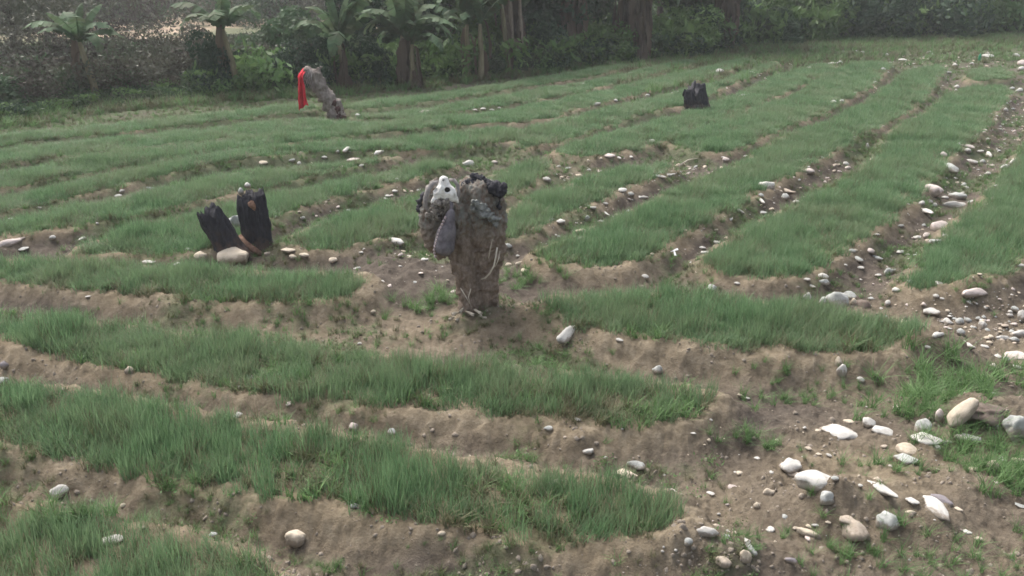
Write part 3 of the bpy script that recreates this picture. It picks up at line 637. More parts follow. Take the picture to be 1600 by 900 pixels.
 (1110,770,14,4,0,W_,None),(1123,803,6,4,0,W_,None),(1035,862,6,5,0,W_,None),(1037,855,4,4,0,W_,None),(1056,860,6,5,0,W_,None),(1168,622,8,4,0,W_,None),(1111,656,6,4,0,W_,None),(972,671,4,3,0,W_,None),
 (1279,709,9,5,0,C_,None),(1295,712,11,4,-10,W_,None),(1263,700,10,5,0,T_,None),(1392,727,10,4,0,K_,None),(1510,831,14,5,0,W_,None),(1530,842,14,6,0,T_,None),(1421,875,5,5,0,W_,None),(1235,874,18,8,-5,U_,'bluish grey stone sunk flat in the dark path at the bottom'),
 (1344,758,9,5,0,W_,None),(1305,747,14,8,0,G_,None),(1240,740,18,10,0,T_,None),(1252,775,10,12,0,T_,None),(1595,790,18,5,0,G_,None),(1460,812,4,3,0,W_,None),
]
def zone(x, y):
    if y < 125 and x > 1300: return 'at the stony top right end of the field'
    if x > 1420 and 475 < y < 620: return 'in the stony patch right of the short bed'
    if x > 1395 and 620 <= y < 770: return 'among the boulders and weeds at the right'
    if x > 1250 and 425 <= y < 500: return 'at the near end of the broad stony furrow'
    if x > 1320 and y >= 345 and y < 425: return 'in the lower part of the broad stony furrow'
    if x > 1425 and y >= 285 and y < 345: return 'in the middle of the broad stony furrow'
    if x > 1465 and 200 < y < 285: return 'in the upper part of the broad stony furrow'
    if x > 1475: return 'beside the top of the broad stony furrow'
    if 1010 < x and 225 < y < 450: return 'in the furrow between the two wide diagonal beds'
    if 840 < x <= 1070 and 285 < y < 400: return 'in the furrow right of the skull stump'
    if 840 < x < 1110 and 215 < y <= 285: return 'in the bare break between the middle beds'
    if 1160 < x and 135 < y < 165: return 'in the furrow right of the dark block stump'
    if 850 < x and y < 215: return 'in the far beds around the dark block stump'
    if 530 < x < 800 and y < 200: return 'in the far beds right of the red cloth log'
    if x < 260 and 220 < y < 365: return 'in the left hand beds behind the long pinkish stone'
    if 400 < x < 800 and 225 < y < 265: return 'in the shallow furrow behind the charred stumps'
    if 280 < x < 500 and 290 < y < 420: return 'around the charred stumps'
    if 590 < x < 840 and y < 480 and y > 285: return 'around the skull stump'
    if y < 430: return 'along the back edge of the bed before the charred stumps'
    if x > 1160 and y > 620: return 'on the damp path at lower right'
    if x > 900: return 'on the clay bank near the path'
    return 'on the lower left clay banks'
STM = {}
def stone_mesh(col, k, sub):
    key = (col, k, sub)
    if key not in STM: STM[key] = rock_mesh('stone_%s' % col, MST[col], k * 7 + 3, sub, .24)
    return STM[key]
from collections import defaultdict
arr = np.array([(s[0], s[1] + s[3] * .28) for s in STONES], float)
HP = hit(arr[:, 0], arr[:, 1])
zs = defaultdict(list)
for i, st in enumerate(STONES):
    if st[6] is None:
        size = 'tiny' if st[2] < 9 else ('small' if st[2] < 14 else 'larger')
        zs[(size, st[5], zone(st[0], st[1]))].append(i)
autolab = {}
ORD = ['nearest', 'second nearest', 'third nearest', 'fourth nearest', 'fifth nearest', 'sixth nearest', 'seventh nearest', 'eighth nearest', 'ninth nearest', 'tenth nearest', 'eleventh nearest', 'twelfth nearest', 'thirteenth nearest', 'fourteenth nearest', 'fifteenth nearest', 'sixteenth nearest', 'seventeenth nearest', 'eighteenth nearest', 'nineteenth nearest', 'twentieth nearest']
CN = {'white': 'white', 'grey': 'grey', 'cream': 'cream', 'tan': 'tan', 'pink': 'pinkish', 'brown': 'brown', 'purple': 'purple grey'}
for (size, c, z), L in zs.items():
    L.sort(key=lambda i: -STONES[i][1])
    for k, i in enumerate(L):
        autolab[i] = '%s %s stone %s' % (size, CN[c], z) if len(L) == 1 else '%s %s %s stone %s' % (ORD[k], size, CN[c], z)
rs = random.Random(3)
for i, (x, y, w_, h_, ang, c, lab) in enumerate(STONES):
    p = HP[i]; m = scale_at(p); dv = np.array([p[0], p[1], p[2] - CAM_H]); th = math.asin(-dv[2] / np.linalg.norm(dv))
    a = R(ang); st_ = max(math.sin(th), .18)
    if abs(ang) > 55: lx, ly, yaw = w_ * .8, w_ * .5, 0
    else:
        gx, gy = w_ * math.cos(a), w_ * math.sin(a) / st_ * .8; yaw = math.atan2(gy, gx); lx = math.hypot(gx, gy); ly = min(w_ * .75, max(h_ * 1.1, w_ * .35) if ang else w_ * .75)
    D = ly
    H = math.sqrt(max(h_ ** 2 - (D * st_) ** 2, (.34 * min(w_, lx)) ** 2 if h_ > w_ * .3 else (.2 * w_) ** 2)) / math.cos(th)
    if abs(ang) > 55: lx, H = min(h_, w_) * 1.0, w_ * 1.0; ly = lx * .7
    yaw += math.atan2(p[0], p[1]) * -1
    sub = 3 if w_ >= 16 else 2
    o = obj_of('stone', stone_mesh(c, rs.randrange(9), sub))
    if p[1] > 13: lx, ly, H = lx * 1.15, ly * 1.15, H * 1.2
    BO = {1490: (56, 26, 22, .15), 1536: (66, 36, 26, 0), 1588: (42, 34, 42, 0), 1237: (37, 28, 19, 0), 1273: (53, 38, 27, .05), 365: (49, 34, 24, 0), 315: (23, 18, 15, 0), 1310: (32, 26, 27, 0)}
    if x in BO and w_ > 20: lx, ly, H, yaw = BO[x]
    o.scale = (lx * m / 2 * 1.08, ly * m / 2 * 1.08, H * m / 2 * 1.15)
    o.rotation_euler = (rs.uniform(-.12, .12), rs.uniform(-.12, .12), yaw + (math.pi if rs.random() < .5 else 0))
    if x in (1490, 1588, 1536) and w_ > 40:
        o.data = {1490: rock_mesh('stone_long', MST['cream'], 301, 4, .10), 1588: rock_mesh('stone_grey_large', MST['grey'], 302, 4, .22), 1536: rock_mesh('stone_earthy', MST['brown'], 303, 4, .34)}[x]
    if x == 1490 and w_ > 40: o.rotation_euler = (0, R(-44), R(8)); p = p + np.array([0, -.10, .10])
    if x in (1273, 1313, 1104): o.rotation_euler.x = o.rotation_euler.y = 0
    o.location = (p[0], p[1], p[2] + H * m * .5 * .38)
    tag(o, lab or autolab[i], 'stone', 'pale river stones scattered over the field')

# ------------------------------------------------------------------ stumps
def jag_stump(name, mat, base, height_, r0, r1, lean=(0, 0), jag=.2, seed=1, flat=.75, N=56, M=26, hollow=.25, groove=.10, parent=None, yaw=0):
    """fluted broken trunk: outer wall, jagged rim, sunken inside"""
    rs = random.Random(seed); V = []; Fc = []
    th = np.linspace(0, 2 * np.pi, N, endpoint=False)
    c, s_ = np.cos(th), np.sin(th)
    top = height_ * (1 - jag * (.5 + .5 * perlin(c * 2.2 + seed, s_ * 2.2, seed)) - jag * .7 * np.abs(perlin(c * 3.4, s_ * 3.4 + seed, seed + 3)) - jag * .25 * (1 - c * .8 - s_ * .5))
    for j in range(M + 1):
        t = j / M
        z = top * t
        rr = (r0 * (1 - t) + r1 * t) * (1 + .28 * max(0, 1 - t * 5) ** 2)
        g = 1 + groove * perlin(c * 2.6 + seed * 3, s_ * 2.6 + t * .6, seed + 7) * 2.2 + groove * .8 * perlin(c * 7, s_ * 7 + t * 2.5, seed + 8) + groove * .5 * perlin(c * 16, s_ * 16 + t * 9, seed + 5) + .12 * perlin(c * 1.5 + 5, s_ * 1.5 + t * 4, seed + 9)
        g = g - .12 * t ** 6 * (.5 + perlin(c * 2 + 9, s_ * 2, seed + 11))
        ox, oy = lean[0] * t * height_, lean[1] * t * height_
        V.append(np.stack([ox + rr * g * c, oy + rr * g * s_ * flat, z - .06 * (j == 0)], -1))
    for q, (k, dz) in enumerate(((.72, .06), (.5, .6), (.2, 1.))):
        ox, oy = lean[0] * height_, lean[1] * height_
        V.append(np.stack([ox + r1 * k * c, oy + r1 * k * s_ * flat, top * (1 - .06 * (q == 0)) - hollow * .35 * height_ * dz * (q > 0)], -1))
    V = np.concatenate(V); rows = len(V) // N
    for j in range(rows - 1):
        for i in range(N): Fc.append((j * N + i, j * N + (i + 1) % N, (j + 1) * N + (i + 1) % N, (j + 1) * N + i))
    Fc.append(tuple(range((rows - 1) * N, rows * N)))
    o = mesh_obj(name, V, Fc, mat, parent, True); o.rotation_euler.z = yaw
    if parent is None: o.location = base
    return o
def tube(name, pts, rad, mat, parent=None, N=8, flat=1.):
    pts = [Vector(p) for p in pts]; V = []; Fc = []
    for i, p in enumerate(pts):
        d = (pts[min(i + 1, len(pts) - 1)] - pts[max(i - 1, 0)]).normalized()
        a = d.orthogonal().normalized() if i == 0 else (a - d * a.dot(d)).normalized()
        b_ = d.cross(a)
        for k in range(N):
            t = 2 * math.pi * k / N; V.append(p + (a * math.cos(t) + b_ * math.sin(t) * flat) * rad[i])
    for i in range(len(pts) - 1):
        for k in range(N): Fc.append((i * N + k, i * N + (k + 1) % N, (i + 1) * N + (k + 1) % N, (i + 1) * N + k))
    Fc.append(tuple(range(N))[::-1]); Fc.append(tuple(range((len(pts) - 1) * N, len(pts) * N)))
    return mesh_obj(name, V, Fc, mat, parent, True)
def fuse(name, blobs, voxel, mat, parent, disp=.012, fine=.5, seed=0, cuts=()):
    """blobs: (centre, radii, rot) ellipsoids or ('t', pts, radii) tubes fused into one surface; cuts are carved out"""
    from mathutils import noise as mn
    bm = bmesh.new()
    for bl in blobs:
        if isinstance(bl[0], str) and bl[0] == 'm':
            vs_ = [bm.verts.new(v) for v in bl[1]]; [bm.faces.new([vs_[k] for k in f_]) for f_ in bl[2]]; bmesh.ops.recalc_face_normals(bm, faces=bm.faces)
        elif bl[0] == 't':
            P_ = [Vector(q) for q in bl[1]]
            for a_, b_, ra, rb in zip(P_[:-1], P_[1:], bl[2][:-1], bl[2][1:]):
                n_ = max(2, int((b_ - a_).length / (min(ra, rb) * .3)))
                for k in range(n_ + 1):
                    t = k / n_; r_ = ra * (1 - t) + rb * t
                    bmesh.ops.create_icosphere(bm, subdivisions=2, radius=r_, matrix=Matrix.Translation(a_.lerp(b_, t)))
        else:
            cc, rr, ro = bl
            mt = Matrix.Translation(cc) @ Euler(ro).to_matrix().to_4x4() @ Matrix.Diagonal((*rr, 1))
            bmesh.ops.create_icosphere(bm, subdivisions=3, radius=1, matrix=mt)
    me = bpy.data.meshes.new(name); bm.to_mesh(me); bm.free()
    tmp = bpy.data.objects.new(name, me); COL.objects.link(tmp)
    md = tmp.modifiers.new('r', 'REMESH'); md.mode = 'VOXEL'; md.voxel_size = voxel
    cutters = []
    for cc, rr, ro in cuts:
        b2 = bmesh.new(); bmesh.ops.create_icosphere(b2, subdivisions=3, radius=1, matrix=Matrix.Translation(cc) @ Euler(ro).to_matrix().to_4x4() @ Matrix.Diagonal((*rr, 1)))
        m2 = bpy.data.meshes.new('cut'); b2.to_mesh(m2); b2.free(); co = bpy.data.objects.new('cut', m2); COL.objects.link(co); cutters.append(co)
        mb = tmp.modifiers.new('b', 'BOOLEAN'); mb.operation = 'DIFFERENCE'; mb.object = co; mb.solver = 'EXACT'
    dg = bpy.context.evaluated_depsgraph_get(); out = bpy.data.meshes.new_from_object(tmp.evaluated_get(dg))
    for co in cutters: bpy.data.objects.remove(co)
    bpy.data.objects.remove(tmp)
    o_ = Vector((seed * 1.7, seed * .9, seed))
    ns = [v.normal.copy() for v in out.vertices]
    for v, nn in zip(out.vertices, ns):
        c = v.co; v.co = c + nn * disp * (mn.noise(c * 9 + o_) * 1.6 + fine * mn.noise(c * 26 + o_) + fine * .6 * mn.noise(c * 60 + o_))
    out.name = name; out.materials.clear(); out.materials.append(mat)
    out.polygons.foreach_set('use_smooth', [True] * len(out.polygons))
    return obj_of(name, out, parent)

# two charred stumps
p = hit([362], [392])[0]; m = scale_at(p)
t = empty('charred_stump', p)
tag(t, 'squat charred black stump leaning left, left one of the pair', 'tree stump', 'charred stumps')
jag_stump('trunk', MCHAR, p, 80 * m * 1.1, 24 * m, 18 * m, (-.33, 0), .30, 4, .7, parent=t)
p = hit([405], [388])[0]; m = scale_at(p)
t = empty('charred_stump', p)
tag(t, 'tall upright charred black stump with pale stones on its top', 'tree stump', 'charred stumps')
jag_stump('trunk', MCHAR, p, 99 * m * 1.1, 22 * m, 22 * m, (-.02, 0), .22, 9, .8, parent=t)
tube('exposed_root', [(-.20, -.10, .20), (-.12, -.17, .12), (.0, -.22, .05), (.12, -.24, -.02)], [.03, .045, .045, .03], simple('reddish_wood', (.10, .055, .038), (.24, .15, .11), 18, .95, .02), t)
fuse('bare_wood_patch', [(Vector((.01, -.155, 70 * m * 1.1)), (.035, .02, .045), (0, .4, 0)), (Vector((.035, -.15, 66 * m * 1.1)), (.02, .02, .05), (0, 0, 0))], .007, simple('raw_wood_dull', (.12, .07, .05), (.28, .17, .12), 30, .95, .01), t, .02)
stump_top = p + np.array([0, 0, 90 * m * 1.1])
for (dx, dz, sx_, sz_, lab, c) in ((-6, 4, 5.5, 5, 'white stone balanced on the top of the tall charred stump', 'white'), (-17, -6, 5, 7, 'pale greenish stone on the left shoulder of the tall charred stump', 'grey')):
    o = obj_of('stone', stone_mesh(c, 2, 2)); o.scale = (sx_ * m, sx_ * m * .8, sz_ * m); o.location = (stump_top[0] + dx * m, stump_top[1] - .05, stump_top[2] + (dz - 1) * m)
    tag(o, lab, 'stone', 'pale river stones scattered over the field')

# dark block stump
p = hit([1090], [173])[0]; m = scale_at(p)
o = jag_stump('block_stump', MCHAR, p - np.array([0, 0, .03]), 54 * m, 19 * m, 16 * m, (-.16, 0), .34, 23, .8, hollow=.05, groove=.10)
tag(o, 'dark weathered block shaped stump standing alone in the far beds', 'tree stump')

# leaning log with the red cloth
p = hit([528], [187])[0]; m = scale_at(p)
t = empty('leaning_log', p); tag(t, 'grey leaning broken log with a curled over top', 'log')
pt = lambda x, y, d=0: (Vector(((x - 528) * m, d, (187 - y) * m * 1.04)))
fuse('trunk', [('t', [pt(530, 192), pt(524, 172), pt(512, 152), pt(500, 132), pt(494, 120)], [15 * m, 14 * m, 12 * m, 12 * m, 9 * m]),
               ('t', [pt(496, 128), pt(490, 117), pt(483, 117), pt(478, 126)], [10 * m, 8 * m, 5 * m, 3 * m]),
               ('t', [pt(500, 130), pt(503, 118), pt(508, 110)], [8 * m, 5 * m, 1.2 * m])], 1.6 * m, bark_mat('grey_log', (.15, .125, .11), (.33, .29, .26), 4, .4), t, .04, .8, 3)
fuse('rotten_base', [('t', [pt(537, 190, -.1), pt(530, 172, -.12), pt(526, 162, -.1)], [8 * m, 7 * m, 4 * m])], 1.8 * m, simple('rotten_wood', (.035, .018, .018), (.10, .05, .045), 14, .95, .02), t, .06, .8, 5)
for k in range(5): tube('twig', [pt(487 + k * 2, 114, -.1), pt(481 + k * 3.2, 122 + k, -.2), pt(486 + k * 3.5, 136 + k * 2, -.24)], [.012, .014, .006], MHORN, t, 6)
# cloth: folded strip hanging from the curl
V = []; Fc = []; nx, nz = 14, 26
for j in range(nz):
    v = j / (nz - 1)
    for i in range(nx):
        u_ = i / (nx - 1); wd_ = (8 + 5 * min(1, v * 1.3) - 2 * math.exp(-((v - .3) / .1) ** 2)) * m
        x = (u_ - .5) * wd_ + (-46 - 3.5 * min(1, v * 6) + 1.5 * v + .5 * math.sin(v * 6)) * m
        yy = -.16 - .14 * min(1, v * 5) + .075 * math.sin(u_ * 11 + v * 2.5) * (.35 + v) + .03 * math.sin(u_ * 23 + v * 9)
        z = (187 - (112.5 + v * 53 + (3.5 * math.sin(u_ * 5 + 1) + 1.5 * math.sin(u_ * 19)) * max(0, v - .8) * 5)) * m * 1.04
        if v < .12: yy += (.12 - v) * 2.2
        V.append((x, yy, z))
for j in range(nz - 1):
    for i in range(nx - 1): k = j * nx + i; Fc.append((k, k + 1, k + nx + 1, k + nx))
o = mesh_obj('red_cloth', V, Fc, MRED, None, True, p); md = o.modifiers.new('s', 'SOLIDIFY'); md.thickness = .008
tag(o, 'bright red cloth strip hanging down from the curled log', 'cloth')

# central stump with skull
p = hit([745], [484])[0]; m = scale_at(p); q = lambda x, y, d=0.: Vector(((x - 745) * m, d, (484 - y) * m * 1.07))
st = empty('root_stump', p); tag(st, 'tall muddy root stump with broken top standing on a soil mound', 'tree stump')
fuse('trunk', [('t', [q(738, 490), q(734, 450), q(727, 400), q(724, 360), q(718, 330)], [20 * m, 20 * m, 23 * m, 22 * m, 18 * m]),
               ('t', [q(758, 490, .05), q(760, 440, .05), q(760, 390, .04), q(757, 345, .04), q(757, 315, .05)], [18 * m, 20 * m, 25 * m, 29 * m, 27 * m]),
               ('t', [q(745, 480, .1), q(745, 400, .12), q(742, 330, .1)], [20 * m, 26 * m, 24 * m]),
               ('t', [q(775, 400), q(778, 350), q(776, 312)], [13 * m, 14 * m, 11 * m]),
               ('t', [q(712, 400), q(695, 372, .04), q(684, 350, .02), q(680, 322, .03), q(690, 305, .06)], [12 * m, 12 * m, 17 * m, 16 * m, 15 * m]),
               ('t', [q(690, 400, .03), q(680, 378, .0), q(674, 352, -.02), q(672, 335, 0)], [9 * m, 14 * m, 14 * m, 10 * m]), ('t', [q(722, 330), q(728, 308, .05), q(738, 300, .08)], [16 * m, 14 * m, 13 * m])],
     .012, MCLAY, st, .022, 1., 2)
def shards(name, mat, centers, seed, parent):
    rs = random.Random(seed); V = []; Fc = []
    for c, w_, h_, tx in centers:
        b0 = len(V); k = 6
        for j, (zz, s_) in enumerate(((-.5, 1.), (.1, .85), (.75, .55), (1, .12))):
            for i in range(k):
                a = 2 * math.pi * i / k; r_ = w_ * s_ * rs.uniform(.75, 1.2)
                V.append((c.x + r_ * math.cos(a) + tx * zz * h_, c.y + r_ * .7 * math.sin(a), c.z + h_ * zz + rs.uniform(-.01, .01)))
        for j in range(3):
            for i in range(k): Fc.append((b0 + j * k + i, b0 + j * k + (i + 1) % k, b0 + (j + 1) * k + (i + 1) % k, b0 + (j + 1) * k + i))
        Fc.append(tuple(b0 + 3 * k + i for i in range(k)))
    return mesh_obj(name, V, Fc, mat, parent)
rr_ = random.Random(5)
rq = random.Random(12)
fuse('charred_top', [(q(732 + k * 4.6, 302 - 9 * math.sin(.25 + k * .27) + rq.uniform(-3, 3), rq.uniform(-.16, .12)), (rq.uniform(6, 9) * m, rq.uniform(6, 10) * m, rq.uniform(5, 10) * m), (rq.uniform(-.5, .5), rq.uniform(-.6, .6), 0)) for k in range(12)] +
     [(q(782, 318 + 5 * k, -.08), (5 * m, 7 * m, 6 * m), (0, 0, 0)) for k in range(2)], .011, MCHAR, st, .035, .8, 11)
fuse('charred_edge', [('t', [q(664, 345, .0), q(666, 328, .02), q(672, 312, .05)], [4 * m, 7 * m, 5 * m])], .012, MCHAR, st, .04, .9, 4)
fuse('mossy_patch', [(q(748, 322, -.185), (13 * m, 5 * m, 9 * m), (0, 0, 0)), (q(764, 332, -.19), (14 * m, 5 * m, 8 * m), (0, 0, 0)), (q(775, 344, -.17), (8 * m, 5 * m, 8 * m), (0, 0, 0))], .011, simple('lichen_wood', (.10, .105, .10), (.27, .28, .265), 26, .95, .02), st, .045, 1., 14)
for pts_, rd_ in (([(778, 380, -.20), (776, 392, -.24), (773, 405, -.25), (767, 416, -.24), (760, 424, -.22), (753, 427, -.2)], 1.3), ([(782, 386, -.18), (780, 396, -.22), (775, 406, -.25)], .9), ([(765, 395, -.22), (768, 380, -.22), (771, 368, -.2)], .9), ([(722, 440, -.2), (730, 452, -.22), (736, 462, -.24)], .8), ([(738, 440, -.22), (734, 452, -.24), (738, 466, -.25)], .8)):
    tube('dry_root', [q(*a) for a in pts_], [rd_ * m] * (len(pts_) - 1) + [rd_ * m * .5], MROOT, st, 6)
for k, (x, y, ln, a) in enumerate([(712, 478, 12, .2), (722, 474, 14, 1.), (738, 478, 16, -.4), (750, 476, 18, -.6), (757, 484, 14, -.2), (706, 486, 14, .5), (716, 488, 10, .9)]):
    v = q(x, y, -.22); dx = ln * m / 2
    o = shards('root_splinter', MROOT, [(Vector((0, 0, 0)), 3 * m, dx * 1.3, 0)], 30 + k, st); o.location = v; o.rotation_euler = (R(-10), R(80) * (1 if a > 0 else -1), a)
# skull: muzzle up, horns curling down either side
sk = empty('animal_skull', Vector(p) + q(702, 306, -.16)); tag(sk, 'bleached white animal skull resting on the top of the muddy root stump', 'skull')
e = lambda x, y, d=0.: Vector(((x - 702) * m, d, (306 - y) * m * 1.07))
rings = [(280, 701, 3.2, 2.5), (282, 701, 5.5, 4), (286, 700.5, 6.8, 5.5), (290, 701, 7.2, 6.5), (293, 701.5, 9.5, 8), (297, 702, 14, 9), (301, 702, 17, 9), (306, 703, 17.5, 8), (311, 704, 16, 7), (315, 705, 13, 5)]
V = []; Fc = []; NN = 28
for (yy_, xc, hw, hd) in rings:
    for k in range(NN):
        a = 2 * math.pi * k / NN; ca, sa = math.cos(a), math.sin(a)
        V.append(e(xc + hw * math.copysign(abs(ca) ** .75, ca), yy_, -.02 + hd * m * math.copysign(abs(sa) ** .6, sa) + (.012 if sa < 0 and abs(ca) > .6 else 0)))
for r_ in range(len(rings) - 1):
    for k in range(NN): Fc.append((r_ * NN + k, r_ * NN + (k + 1) % NN, (r_ + 1) * NN + (k + 1) % NN, (r_ + 1) * NN + k))
Fc.append(tuple(range(NN))[::-1]); Fc.append(tuple(range((len(rings) - 1) * NN, len(rings) * NN)))
fuse('cranium', [('m', V, Fc), (e(687, 313, -.02), (4 * m, 4 * m, 6 * m), (0, .6, 0)), (e(719, 312, -.01), (3.5 * m, 4 * m, 7 * m), (0, -.3, 0))], .0055, MBONE, sk, .005, .9, 4,
     cuts=[(e(706.5, 297.5, -.085), (5.2 * m, 9 * m, 4.8 * m), (0, 0, 0)), (e(688.5, 299, -.06), (3.4 * m, 9 * m, 4.6 * m), (0, .5, 0)), (e(701, 284.5, -.05), (1.7 * m, 4 * m, 2.1 * m), (0, 0, 0)), (e(699, 314, -.08), (10 * m, 9 * m, 5.5 * m), (0, .25, 0)), (e(716, 306, -.08), (2.2 * m, 7 * m, 5 * m), (0, -.2, 0))])
bm = bmesh.new(); bmesh.ops.create_uvsphere(bm, u_segments=14, v_segments=8, radius=5.2 * m); me = bpy.data.meshes.new('socket_shade'); bm.to_mesh(me); bm.free(); me.materials.append(MDARK)
o = obj_of('socket_shade', me, sk); o.location = e(706.5, 297.5, -.045); o.scale = (1, .3, .92)  # near-black ball fills the socket, painting the shade inside it
tube('horn', [e(692, 289, .03), e(685, 290, .01), e(678, 298, -.01), e(674, 310, -.03), e(673, 322, -.04), e(678, 331, -.03)], [2.5 * m, 3.6 * m, 4.4 * m, 4.6 * m, 3.4 * m, 1.4 * m], MHORN, sk, 10, .6)
tube('horn', [e(708, 287, .05), e(715, 287, .04), e(721, 294, .02), e(722, 306, .0), e(719, 318, -.01)], [2.5 * m, 3 * m, 3.3 * m, 2.5 * m, 1.2 * m], MHORN, sk, 10, .6)
fuse('lower_jaw', [(e(692, 322, .0), (9 * m, 7 * m, 7 * m), (0, .3, 0)), (e(704, 319, .0), (8 * m, 7 * m, 6 * m), (0, 0, 0)), (e(686, 334, .03), (8 * m, 7 * m, 8 * m), (0, 0, 0)), (e(699, 331, .02), (7 * m, 5 * m, 6 * m), (0, 0, 0))], .008, simple('mottled_bone', (.07, .06, .055), (.36, .33, .30), 34, .95, .02), sk, .04, 1., 9)
# pouch
po = empty('hanging_pouch', Vector(p) + q(702, 360, -.24)); tag(po, 'grey teardrop shaped hide pouch with a stitched rim hanging below the skull', 'pouch')
g_ = lambda x, y, d=0.: Vector(((x - 702) * m, d, (360 - y) * m * 1.07))
fuse('body', [('t', [g_(711, 328), g_(707, 345), g_(703, 361), g_(700, 375)], [6 * m, 10.5 * m, 15 * m, 16.5 * m])], .01, MPOUCH, po, .006, .5, 6)
tube('strap', [g_(711, 330), g_(712, 318, .02), g_(708, 308, .05)], [4 * m, 3.4 * m, 3 * m], MPOUCH, po, 8, .5)
for k in range(13):
    tt = k / 12; c = g_(703 - 20.5 * tt ** .8, 334 + 55 * tt, -.05)
    if tt > .85: c.x += (tt - .85) * 30 * m
    o = obj_of('stitch', stone_mesh('pink', k % 4, 2), po); o.data = rock_mesh('stitch', MRIM, 200 + k % 3, 1, .1) if k < 3 else bpy.data.objects['stitch'].data
    o.location = c; o.scale = (2.4 * m, 2. * m, 2.9 * m)
# small things
pp = hit([1053], [400])[0]; m_ = scale_at(pp)
o = mesh_obj('torn_scrap', [(-6*m_, 0, .03), (7*m_, .02, .05), (6*m_, .05, .06), (1*m_, .03, .045), (2*m_, -.07, .0), (-1.5*m_, -.08, .005), (-1*m_, .02, .04)], [(0, 1, 2, 3), (0, 3, 6), (6, 3, 4, 5)], MWHITE, None, False, pp + np.array([0, 0, .03])); o.modifiers.new('s', 'SOLIDIFY').thickness = .006
tag(o, 'white torn scrap lying in the furrow between the diagonal beds', 'scrap')
pp = hit([1530], [95])[0]; m_ = scale_at(pp)
o = fuse('green_bottle', [('t', [Vector((0, 0, 0)), Vector((0, 0, 6 * m_)), Vector((0, 0, 10 * m_))], [2.4 * m_, 2.4 * m_, 1.1 * m_])], .02, MGREENP, None, .0); o.location = pp; tag(o, 'small green plastic container at the top right of the field', 'container')
for pts_, lab in (([(1060, 262), (1075, 254), (1090, 250)], 'pinkish bare branch lying in the break between the middle beds'), ([(855, 764), (870, 761), (884, 757)], 'short pale stick lying in the patchy nearest bed')):
    H_ = hit(*np.array(pts_, float).T); r0_ = H_[0]
    o = tube('dry_stick', [Vector(h - r0_) + Vector((0, 0, .03 + .02 * (i == 1))) for i, h in enumerate(H_)], [.016, .014, .006], MROOT, None, 6); o.location = r0_; tag(o, lab.replace('pieces heaped', 'lying'), 'stick')

# ------------------------------------------------------------------ weed clumps near the camera
C_ARCH = source('arching_weeds', [tuft('arch_%d' % i, 34, .07, .30, .009, MWEED, .8, 1.3, 5) for i in range(5)])
for (x, y, rx, ry, n, sc_, lab) in [(1470, 610, .34, .22, 34, .85, 'arching green weed clump behind the cream boulder'), (1590, 590, .3, .2, 18, .6, 'green weeds at the right edge above the grey boulder'), (1300, 612, .5, .22, 42, .42, 'low green weed patch on the damp path beside the bank'),
        (1430, 640, .3, .14, 26, .6, 'bright green weeds left of the cream boulder'), (1545, 695, .34, .16, 34, .55, 'thick green grass in front of the grey boulder'), (1430, 725, .28, .14, 26, .4, 'short green grass spilling over the flat grey stone'), (1585, 745, .20, .18, 34, .65, 'bright green grass clump at the lower right edge'),
        (680, 472, .20, .14, 26, .55, 'small leafy weed clump at the left foot of the skull stump'), (820, 436, .26, .2, 30, .5, 'yellow green weeds at the right foot of the skull stump'), (1180, 700, .2, .08, 14, .4, 'small weed tuft at the edge of the damp path'),
        (1450, 880, .8, .3, 40, .35, 'thin grass on the soil at the bottom right'), (1390, 860, .35, .2, 36, .4, 'sparse grass below the mossy grey stone'), (60, 800, .3, .12, 20, .5, 'weeds in the furrow beside the bright white stone')]:
    c = hit([x], [y])[0]; X = c[0] + rng.normal(0, rx, n); Y = c[1] + rng.normal(0, ry, n)
    o = scatter('weed_clump', np.stack([X, Y, height(X, Y)], -1), C_ARCH, rng.uniform(.6, 1.1, n) * sc_, tilt=.2); tag(o, lab, 'weeds', 'weed clumps on the path and mounds', 'stuff')

# ------------------------------------------------------------------ trees and bushes beyond the field
def crown_mesh(name, n, rx, ry, rz, leaf, mat, lumps=9, seed=1, holes=.25):
    g = np.random.default_rng(seed); L = g.normal(0, .42, (lumps, 3)); Lr = g.uniform(.32, .6, lumps)
    k = g.integers(0, lumps, n); d = g.normal(0, 1, (n, 3)); d /= np.linalg.norm(d, axis=1)[:, None]
    C = L[k] + d * (Lr[k] * g.uniform(.55, 1.05, n) ** .6)[:, None]
    keep = perlin(C[:, 0] * 3.1 + C[:, 2] * 1.7, C[:, 1] * 3.1 - C[:, 2] * 2.3, seed) > -.5 + holes; C = C[keep]; d = d[keep]; n = len(C)
    C = C * np.array([rx, ry, rz])
    nv = d + g.normal(0, .7, (n, 3)); nv /= np.linalg.norm(nv, axis=1)[:, None]
    t = np.cross(nv, g.normal(0, 1, (n, 3))); t /= np.linalg.norm(t, axis=1)[:, None]; bt = np.cross(nv, t)
    s = (leaf * g.uniform(.5, 1.3, n))[:, None]
    return quads_mesh(name, np.stack([C - t * s, C + bt * s * .42, C + t * s, C - bt * s * .42], 1), mat)
CROWNS = {}
def crown(key, **kw):
    if key not in CROWNS: CROWNS[key] = crown_mesh('crown', **kw)
    return CROWNS[key]
